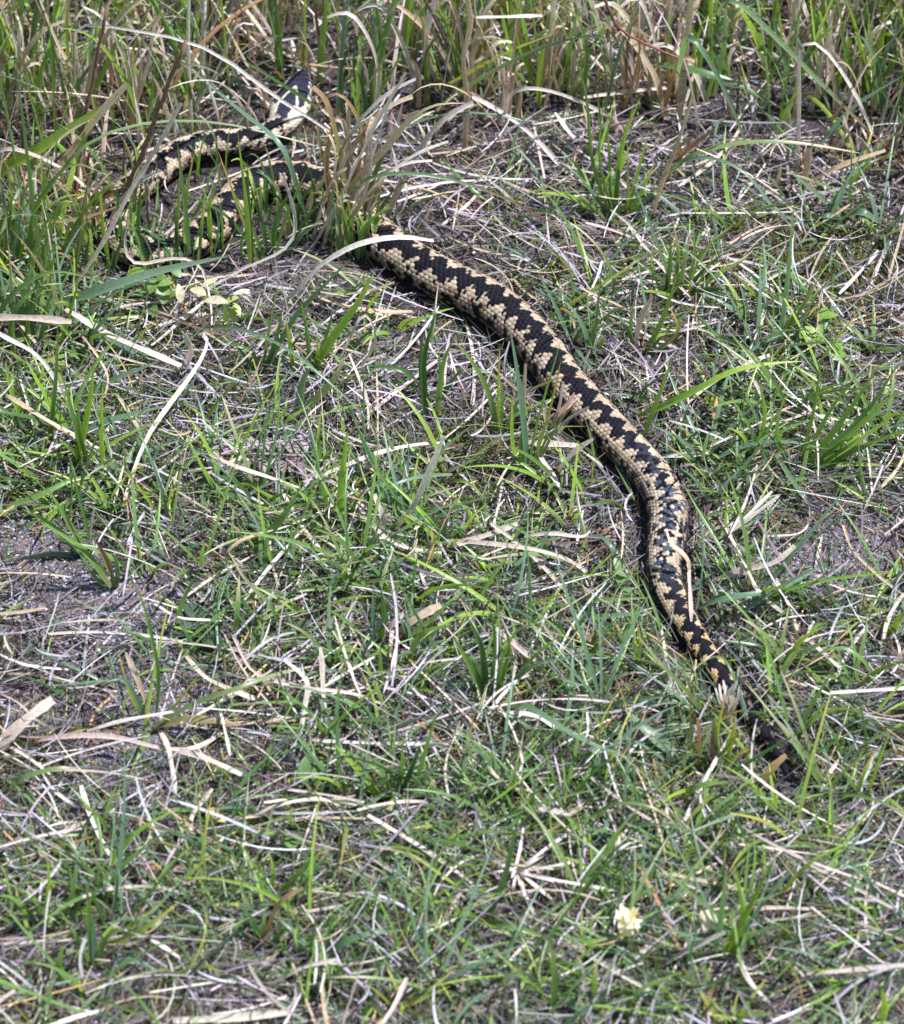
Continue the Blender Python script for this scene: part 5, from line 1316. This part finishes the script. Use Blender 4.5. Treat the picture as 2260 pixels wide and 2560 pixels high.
forb('rosette_plant', 'dark leaved weed with narrow oval leaves in the green turf centre', 'weed', 5, (1180, 440), [
    ((1150, 470), 5, 16, 8, -60, 5), ((1215, 465), 6, 15, 6, -45, 8), ((1200, 430), 8, 10, 5, 40, 20), ((1380, 540), 8, 13, 5, 80, 40, MG)], DGR)
forb('broad_leaf_weed', 'single oval green leaf on a stalk in the lower straw', 'leaf', 5, (1215, 1060), [((1217, 1000), 18, 13, 6.5, 85, 45, (.11, .20, .06)), ((1270, 1010), 10, 12, 6, 70, 40, MG)], MG, [([(1212, 1060), (1214, 1030), (1217, 1000)], [0, 8, 17], 6)])
forb('chickweed', 'cluster of small light green leaves in the turf right of the adder', 'weed', 4, (1450, 320), [
    ((1400, 310), 12, 8, 6, 40, 20), ((1430, 300), 14, 8, 6, 140, 20), ((1460, 330), 10, 9, 6, -30, 20), ((1480, 230), 16, 9, 6, 60, 20), ((1510, 240), 14, 8, 5, 0, 20), ((1530, 380), 8, 9, 6, 20, 20),
    ((1550, 400), 8, 8, 6, 110, 20), ((1420, 340), 8, 8, 6, 220, 20), ((1470, 300), 12, 8, 5, 90, 30), ((1440, 350), 8, 8, 5, -70, 20), ((1540, 360), 10, 7, 5, 60, 20)], (.20, .33, .06),
    [([(1450, 325), (1465, 290), (1490, 235)], [0, 8, 15], 5), ([(1450, 325), (1500, 350), (1540, 385)], [0, 6, 8], 5)])
forb('chickweed', 'tiny pale weed on the mossy patch beyond the adder', 'weed', 4, (1200, 140), [
    ((1180, 120), 8, 7, 5, 150, 20), ((1210, 110), 10, 7, 5, 70, 30), ((1225, 145), 8, 8, 5, 0, 20), ((1190, 155), 6, 8, 5, 220, 20), ((1260, 160), 6, 7, 5, -10, 10), ((1205, 90), 12, 6, 4, 90, 40)], (.20, .32, .13))
forb('chickweed', 'small green sprig beside the left flank of the tail base', 'weed', 6, (680, 290), [
    ((670, 230), 10, 9, 5, 100, 30), ((690, 240), 10, 8, 5, 30, 20), ((660, 180), 14, 8, 4, 110, 40), ((700, 290), 4, 9, 6, -20, 10), ((672, 215), 12, 7, 4, 170, 20)], (.14, .24, .08), [([(680, 292), (672, 240), (664, 180)], [0, 8, 14], 5)])
forb('yellow_weed', 'tiny yellow green budded weed in the lower left straw', 'weed', 7, (830, 290), [
    ((840, 215), 14, 7, 4, 60, 30, (.50, .45, .15)), ((865, 225), 12, 6, 4, 10, 20, (.52, .46, .18)), ((880, 240), 10, 6, 4, -20, 10, (.48, .44, .18)), ((720, 280), 6, 8, 5, 30, 10, (.36, .36, .15)), ((750, 290), 5, 8, 5, 160, 10, (.34, .35, .15)),
    ((735, 260), 8, 7, 5, 90, 20, (.36, .38, .14)), ((775, 410), 5, 8, 5, 70, 10, (.28, .32, .13)), ((800, 380), 5, 8, 5, 0, 10, (.28, .32, .13)), ((1075, 290), 8, 7, 5, 20, 10, (.22, .36, .08)), ((1180, 320), 6, 8, 6, -30, 10, MG), ((1160, 330), 6, 8, 6, 120, 10, MG)], LG)
forb('dry_flower', 'cream dried clover flower head on a short green stalk in the lower turf', 'flower', 8, (705, 780),
     [((700 + 28 * math.cos(k * 2.4), 650 + 22 * math.sin(k * 2.4) - (k % 3) * 8), 18 + (k % 4) * 2, 8 + k % 3, 2.6, k * 77 % 360, 30 + (k * 31) % 40, (.78, .70, .44) if k % 3 else (.72, .72, .56)) for k in range(26)],
     LG, [([(705, 790), (704, 740), (700, 680)], [0, 9, 17], 22)])
forb('dry_flower', 'curled cream petals of a dried flower beside the upright lime tuft', 'flower', 8, (1030, 700),
     [((1015, 650), 14, 10, 4, 80, 50), ((1040, 630), 16, 9, 3.4, 140, 40), ((1000, 640), 12, 9, 3, 100, 60), ((1130, 625), 16, 9, 4.5, 30, 50), ((1145, 610), 18, 8, 3, 70, 60), ((1060, 650), 14, 9, 3, 10, 30), ((1030, 660), 10, 10, 3, 60, 70), ((1120, 640), 12, 8, 3, 120, 60)], (.62, .57, .42))

# toothed dead leaf, purple grey, in the left centre litter
r = empty('dead_leaf', gpt(*full(3, (1000, 830)))); tag(r, 'purple grey dead toothed leaf in the litter left of the lime shoot', 'dead leaf')
P = trace3d(3, [(800, 800), (900, 790), (1050, 790), (1250, 800)], [6, 8, 8, 6])
V, F, C = tube(catmull(P, 12), .0008, 6, np.array([.34, .25, .26])); mesh_obj('midrib', V, F, C, M_STRAW, r)
for k in range(11):
    cx = 850 + 36 * k
    for sg in (1, -1):
        p = on_z(*full(3, (cx + 6 * sg, 792 - sg * 34)), .007)
        V, F = leaf_blade(.013 + .003 * random.random(), .0042, 7); V[:, 0] -= .0065
        V = place(V, p, math.radians(90 * sg + (random.random() - .5) * 40 + 10), .12 * random.random(), .3)
        mesh_obj('tooth', V, F, np.tile(np.array([.36, .27, .28]) * (.8 + .4 * random.random()), (len(V), 1)), M_STRAW, r)

def splay(name, label, cat, crop, centre, tips, w, key, zs=(6, 14, 4)):
    r = empty(name, gpt(*full(crop, centre))); tag(r, label, cat)
    for tp in tips:
        mid = ((centre[0] + tp[0]) / 2 + (random.random() - .5) * 30, (centre[1] + tp[1]) / 2 + (random.random() - .5) * 26)
        blade_mesh('strand', trace3d(crop, [centre, mid, tp], list(zs)), px_w(crop, w * (.7 + .6 * random.random())), key, r, 10)
splay('uprooted_grass', 'white splayed dead grass root lying by the two leaved tuft', 'dead grass', 8, (262, 445),
      [(370, 375), (470, 290), (520, 398), (500, 490), (340, 470), (400, 560), (300, 560), (330, 620), (250, 540), (200, 420), (170, 400), (330, 420), (660, 525), (120, 460)], 11, 'sw')
splay('frayed_straw', 'pale frayed straw bunch lying on the tail', 'straw', 6, (1100, 770),
      [(1050, 670), (1065, 655), (1080, 640), (1098, 660), (1112, 670), (1125, 655), (1140, 640), (1150, 665), (1060, 700), (1085, 690), (1135, 690)], 9, 'sw', (8, 20, 27))
splay('frayed_straw', 'broad split straw sheath standing below the frayed bunch on the tail', 'straw', 6, (1100, 850),
      [(1070, 700), (1090, 690), (1110, 700), (1130, 705), (1145, 720)], 18, 's', (2, 12, 22))
splay('frayed_straw', 'fluffy pale grass wisp in the lower turf below the tail', 'straw', 8, (640, 360),
      [(700, 270), (720, 255), (740, 290), (765, 300), (750, 320), (710, 330), (690, 290), (670, 300), (760, 340)], 8, 'sw', (4, 10, 10))
splay('seed_head', 'purple grey fallen seed head left of the tail', 'seed head', 6, (480, 440),
      [(560, 470), (600, 480), (620, 500), (580, 500), (540, 450), (530, 490), (650, 510), (500, 480), (560, 440)], 14, 'b', (4, 8, 6))
splay('seed_head', 'dark brown fallen seed head in the litter left of the adder bend', 'seed head', 4, (570, 1110),
      [(640, 1080), (660, 1100), (620, 1090), (600, 1120), (650, 1115), (590, 1085)], 14, 'b', (4, 7, 5))
splay('seed_head', 'olive seed spikelet on a bent stalk above the mossy patch', 'seed head', 2, (870, 650),
      [(1044, 515), (1000, 540), (980, 560), (950, 570), (930, 590), (920, 600), (900, 620), (960, 545), (990, 570)], 13, 'ol', (24, 40, 52))
splay('seed_head', 'olive green seed spikelet at the left of the coil', 'seed head', 1, (370, 820),
      [(460, 760), (440, 755), (420, 750), (400, 740), (430, 775), (450, 770), (390, 770)], 16, 'ol', (30, 40, 46))
B(ST, 2, 'tan sheathed stalk carrying the olive spikelet', [(795, 890), (830, 760), (870, 650), (905, 560), (962, 382)], [0, 26, 48, 62, 92], 20, 't')

# ------------------------------------------------------------------ further countable small tufts and straws of the turf
def occl(P):
    vd = norm(P - CAM)
    return any((snake_q(P + vd * kk, 1.0, False) < 1.0).any() for kk in np.arange(.003, .08, .006))
LANDMARKS = [('the adder head', 'F', (740, 230)), ('the adder coil', 'F', (400, 560)), ('the foot of the adder coil', 'F', (620, 700)), ('the thick front of the adder body', 'F', (1117, 703)),
             ('the middle of the adder body', 'F', (1403, 946)), ('the adder body bend', 'F', (1650, 1230)), ('the adder tail base', 'F', (1690, 1526)), ('the adder tail tip', 'F', (1970, 1940)),
             ('the right hand sand patch', 'F', (2070, 1365)), ('the left sand patches', 'F', (130, 1400)), ('the star shaped tuft on bare sand', 'F', (380, 1815)), ('the purple toothed leaf', 'F', (640, 1140)),
             ('the folded bleached straw', 'F', (430, 1010)), ('the lime shoot', 'F', (850, 1300)), ('the oval leaved rosette', 'F', (510, 1565)), ('the wide spreading tuft', 'F', (1220, 1730)),
             ('the large strap leaved rosette', 'F', (985, 1990)), ('the splayed white root', 'F', (1294, 2180)), ('the cream clover head', 'F', (1570, 2310)), ('the curled dried petals', 'F', (1800, 2290)),
             ('the bottom straw bundle', 'F', (580, 2540)), ('the thick lower left tuft', 'F', (235, 2420)), ('the purple brown stick', 'F', (240, 2155)), ('the mossy patch', 'F', (2020, 660)),
             ('the lime fan tuft', 'F', (1540, 540)), ('the bright sweeping spray', 'F', (2010, 1170)), ('the sturdy dark shoots', 'F', (1075, 1040)), ('the single oval leaf', 'F', (760, 1930)),
             ('the lower right drooping blade', 'F', (2160, 2250)), ('the red tipped litter at the right', 'F', (2100, 1700))][:-1]
LM = [(n_, gpt(*full(c_, p_))) for (n_, c_, p_) in LANDMARKS]
def where(a, b):
    d = [math.hypot(a - q[0], b - q[1]) for (_, q) in LM]; k = int(np.argmin(d))
    return ('close beside ' if d[k] < .022 else 'near ' if d[k] < .05 else 'further out from ') + LM[k][0]
CN = {'g': 'green', 'gb': 'blue green', 'gl': 'lime', 'gd': 'dark green', 'gt': 'tan tipped', 'gy': 'yellow tipped', 's': 'pale', 'sw': 'white', 'sp': 'pinkish', 't': 'tan'}
def small_tufts(n):
    x, y = scatter(n * 3, lambda x, y: np.clip(green(x, y) * .9 + .10, 0, 1) * (1 - bare(x, y)) * (1 - tall_zone(x, y)), (-.25, .25), (-.34, .30))
    k = 0
    for a, b in zip(x, y):
        if k >= n: break
        if near_snake(np.array(a), np.array(b)) < 1.35: continue
        base = np.array([a, b, float(gz(a, b))])
        nb = random.randint(4, 7)
        L0 = .026 + .042 * random.random() ** 1.5
        near_bottom = b < -.17
        main = random.choices(['g', 'gb', 'gl', 'gd', 'gt', 'gy'], [4, 3, 2.4, 2, 1, .6])[0]
        keys = [main if random.random() < .75 else random.choice(['g', 'gb', 'gl', 'gt']) for _ in range(nb)]
        if occl(base + np.array([[0, 0, .004], [0, 0, .02], [.01, 0, .01], [-.01, 0, .01]])): continue
        r = empty('grass_tuft', base)
        tag(r, ('tiny ' if L0 < .036 else 'low ' if L0 < .05 else 'leggy ') + CN[main] + ' grass tuft ' + where(a, b), 'grass tuft', 'small green tufts in the turf')
        az0 = random.random() * 6.28
        for i in range(nb):
            L = L0 * (.6 + .7 * random.random()); az = az0 + i * 6.28 / nb + random.gauss(0, .5)
            th0 = .15 + .6 * random.random(); th1 = th0 + .3 + .7 * random.random()
            off = np.array([random.gauss(0, .0012), random.gauss(0, .0012), -.002])
            P, d = curves(np.array([a + off[0]]), np.array([b + off[1]]), np.array([base[2] - .002]), np.array([L]), np.array([th0]), np.array([th1]), np.array([az]), np.array([random.gauss(0, .4)]), 6)
            if (snake_q(P, 1.08) < 1).any() or occl(P): continue
            blade_mesh('blade', P[0], .0012 + .0012 * random.random() * (.6 if near_bottom else 1), keys[i], r, 9)
        if not r.children: bpy.data.objects.remove(r)
        k += 1
small_tufts(140)

def small_straws(n):
    x, y = scatter(n * 2, lambda x, y: 1 - .9 * bare(x, y), (-.24, .24), (-.34, .40))
    k = 0
    for a, b in zip(x, y):
        if k >= n: break
        z = float(gz(a, b)) + .003 + .010 * random.random()
        L = .025 + .045 * random.random()
        P, d = curves(np.array([a]), np.array([b]), np.array([z]), np.array([L]), np.array([math.pi / 2 - random.gauss(0.05, .12)]), np.array([math.pi / 2 + random.gauss(0, .15)]), np.array([random.random() * 6.28]), np.array([random.gauss(0, .5)]), 6)
        if (snake_q(P, 1.1) < 1).any() or occl(P): continue
        P[..., 2] = np.maximum(P[..., 2], gz(P[..., 0], P[..., 1]) + .001)
        key = random.choice(['s', 's', 'sw', 'sp', 'sp', 't', 's']); wd = .0008 + .0014 * random.random() ** 1.6
        o = blade_mesh('straw', P[0], wd, key, None, 10)
        tag(o, ('short ' if L < .04 else 'long ') + ('thin ' if wd < .0013 else 'wide ') + CN[key] + ' loose straw ' + where(a, b), 'straw', 'loose straws on the turf')
        k += 1
small_straws(230)

# ------------------------------------------------------------------ the uncountable cover, laid round everything above
litter(46000, 'straw_litter', 'fine matted dead straw covering the ground, darkened like shaded gaps', .007, .034, .0003, .0011, .008,
       {'l1': 3, 'l2': .8, 'l3': 4, 't': 1.6, 'b': 2.6, 'to': .2}, lambda x, y: (0.30 + .70 * near(x, y)) * (1 - .96 * bare(x, y)) * (1 - .9 * tall_zone(x, y)), 4, shade=.34)  # colour of this lowest layer darkened to stand in for shade in the gaps
litter(9500, 'straw_litter', 'longer bleached straw strewn over the matted litter', .022, .065, .0005, .0014, .017,
       {'l1': 3, 's': 2, 'l2': 2.4, 'l3': 3, 't': 1.6, 'b': .6, 'to': .3}, lambda x, y: (0.3 + .7 * near(x, y)) * (1 - .9 * bare(x, y)) * (1 - .8 * tall_zone(x, y)), 8, .24, shade=.92)
litter(9000, 'root_fragments', 'dark brown decayed fragments in the bottom of the turf', .004, .018, .0005, .0013, .004,
       {'b': 4, 'ol': 1, 'gd': .5}, lambda x, y: 0.4 + .6 * bare(x, y), 4, .25)
turf(9800, 'turf_grass', 'short green grass spread through the straw turf', .022, .066, .0009, .0025, (.35, 1.25), (.1, .9), GT,
     lambda x, y: (green(x, y) * .9 + .05) * (1 - .9 * bare(x, y)) * (1 - .5 * tall_zone(x, y)))
turf(11000, 'turf_grass', 'fine thin green grass in the close turf', .010, .034, .0004, .0010, (.2, 1.2), (.1, .8), GT,
     lambda x, y: np.clip((green(x, y) * .7 + .12) * (1 - .8 * bare(x, y)) + .4 * (y < -.16), 0, 1), clump=9, spread=.005, seg=6)
turf(2600, 'turf_grass', 'sparse short grass beyond the near turf', .02, .06, .0009, .0022, (.2, 1.1), (.1, .9), GT,
     lambda x, y: 0.8 * (1 - near(x, y)), xr=(-.9, .9), yr=(-.9, .56), clump=8, spread=.008)
litter(9000, 'straw_litter', 'pale dead straw on the ground outside the near turf', .012, .05, .0006, .0016, .008,
       {'s': 4, 'sw': 2, 'sp': 3, 't': 2, 'b': 1}, lambda x, y: 1 - near(x, y), 5, .18, xr=(-.9, .9), yr=(-.9, 1.1))
stand(2300, 'tall_grass', 'tall green grass standing behind the adder', .05, .17, .0014, .0036, .18, .6, TT, zone, 7, .008, 10)
stand(1500, 'tall_dry_grass', 'tall bleached dry grass mixed through the green behind the adder', .05, .15, .0010, .0030, .2, .7, {'t': 3, 's': 4, 'sp': 2, 'sw': 1, 'b': .5, 'to': .3}, zone, 6, .009, 10, mat=M_STRAW)
stand(3600, 'dead_grass_bases', 'upright dead tan stalks at the foot of the tall grass', .02, .07, .0010, .0030, .28, .4, {'t': 4, 's': 3, 'sp': 2, 'b': 4, 'to': .6, 'ol': 1},
      lambda x, y: np.clip(tall_zone(x, y) * 1.2, 0, 1) * (0.25 + .75 * (fbm(x * 30, y * 30, 71, 2) > .42)), 6, .006, 6, mat=M_STRAW)
stand(2000, 'tall_grass', 'tall grass further back beyond the near stand', .06, .20, .0016, .004, .16, .5, TT, lambda x, y: np.ones_like(x), 8, .012, 8, xr=(-.9, .9), yr=(.56, 1.2))
grains(42000)
moss(9000)
stand(420, 'tall_grass', 'long arching yellow green blades tangled over the back grass', .09, .20, .0012, .0028, .35, 1.3, {'gl': 3, 'g': 3, 'gt': 2, 'gb': 2, 'gy': 1}, zone, 3, .01, 14)
stand(420, 'tall_dry_grass', 'long arching straw blades tangled over the back grass', .08, .18, .0010, .0024, .4, 1.4, {'s': 4, 't': 2, 'sw': 2, 'sp': 1}, zone, 3, .01, 14, mat=M_STRAW)
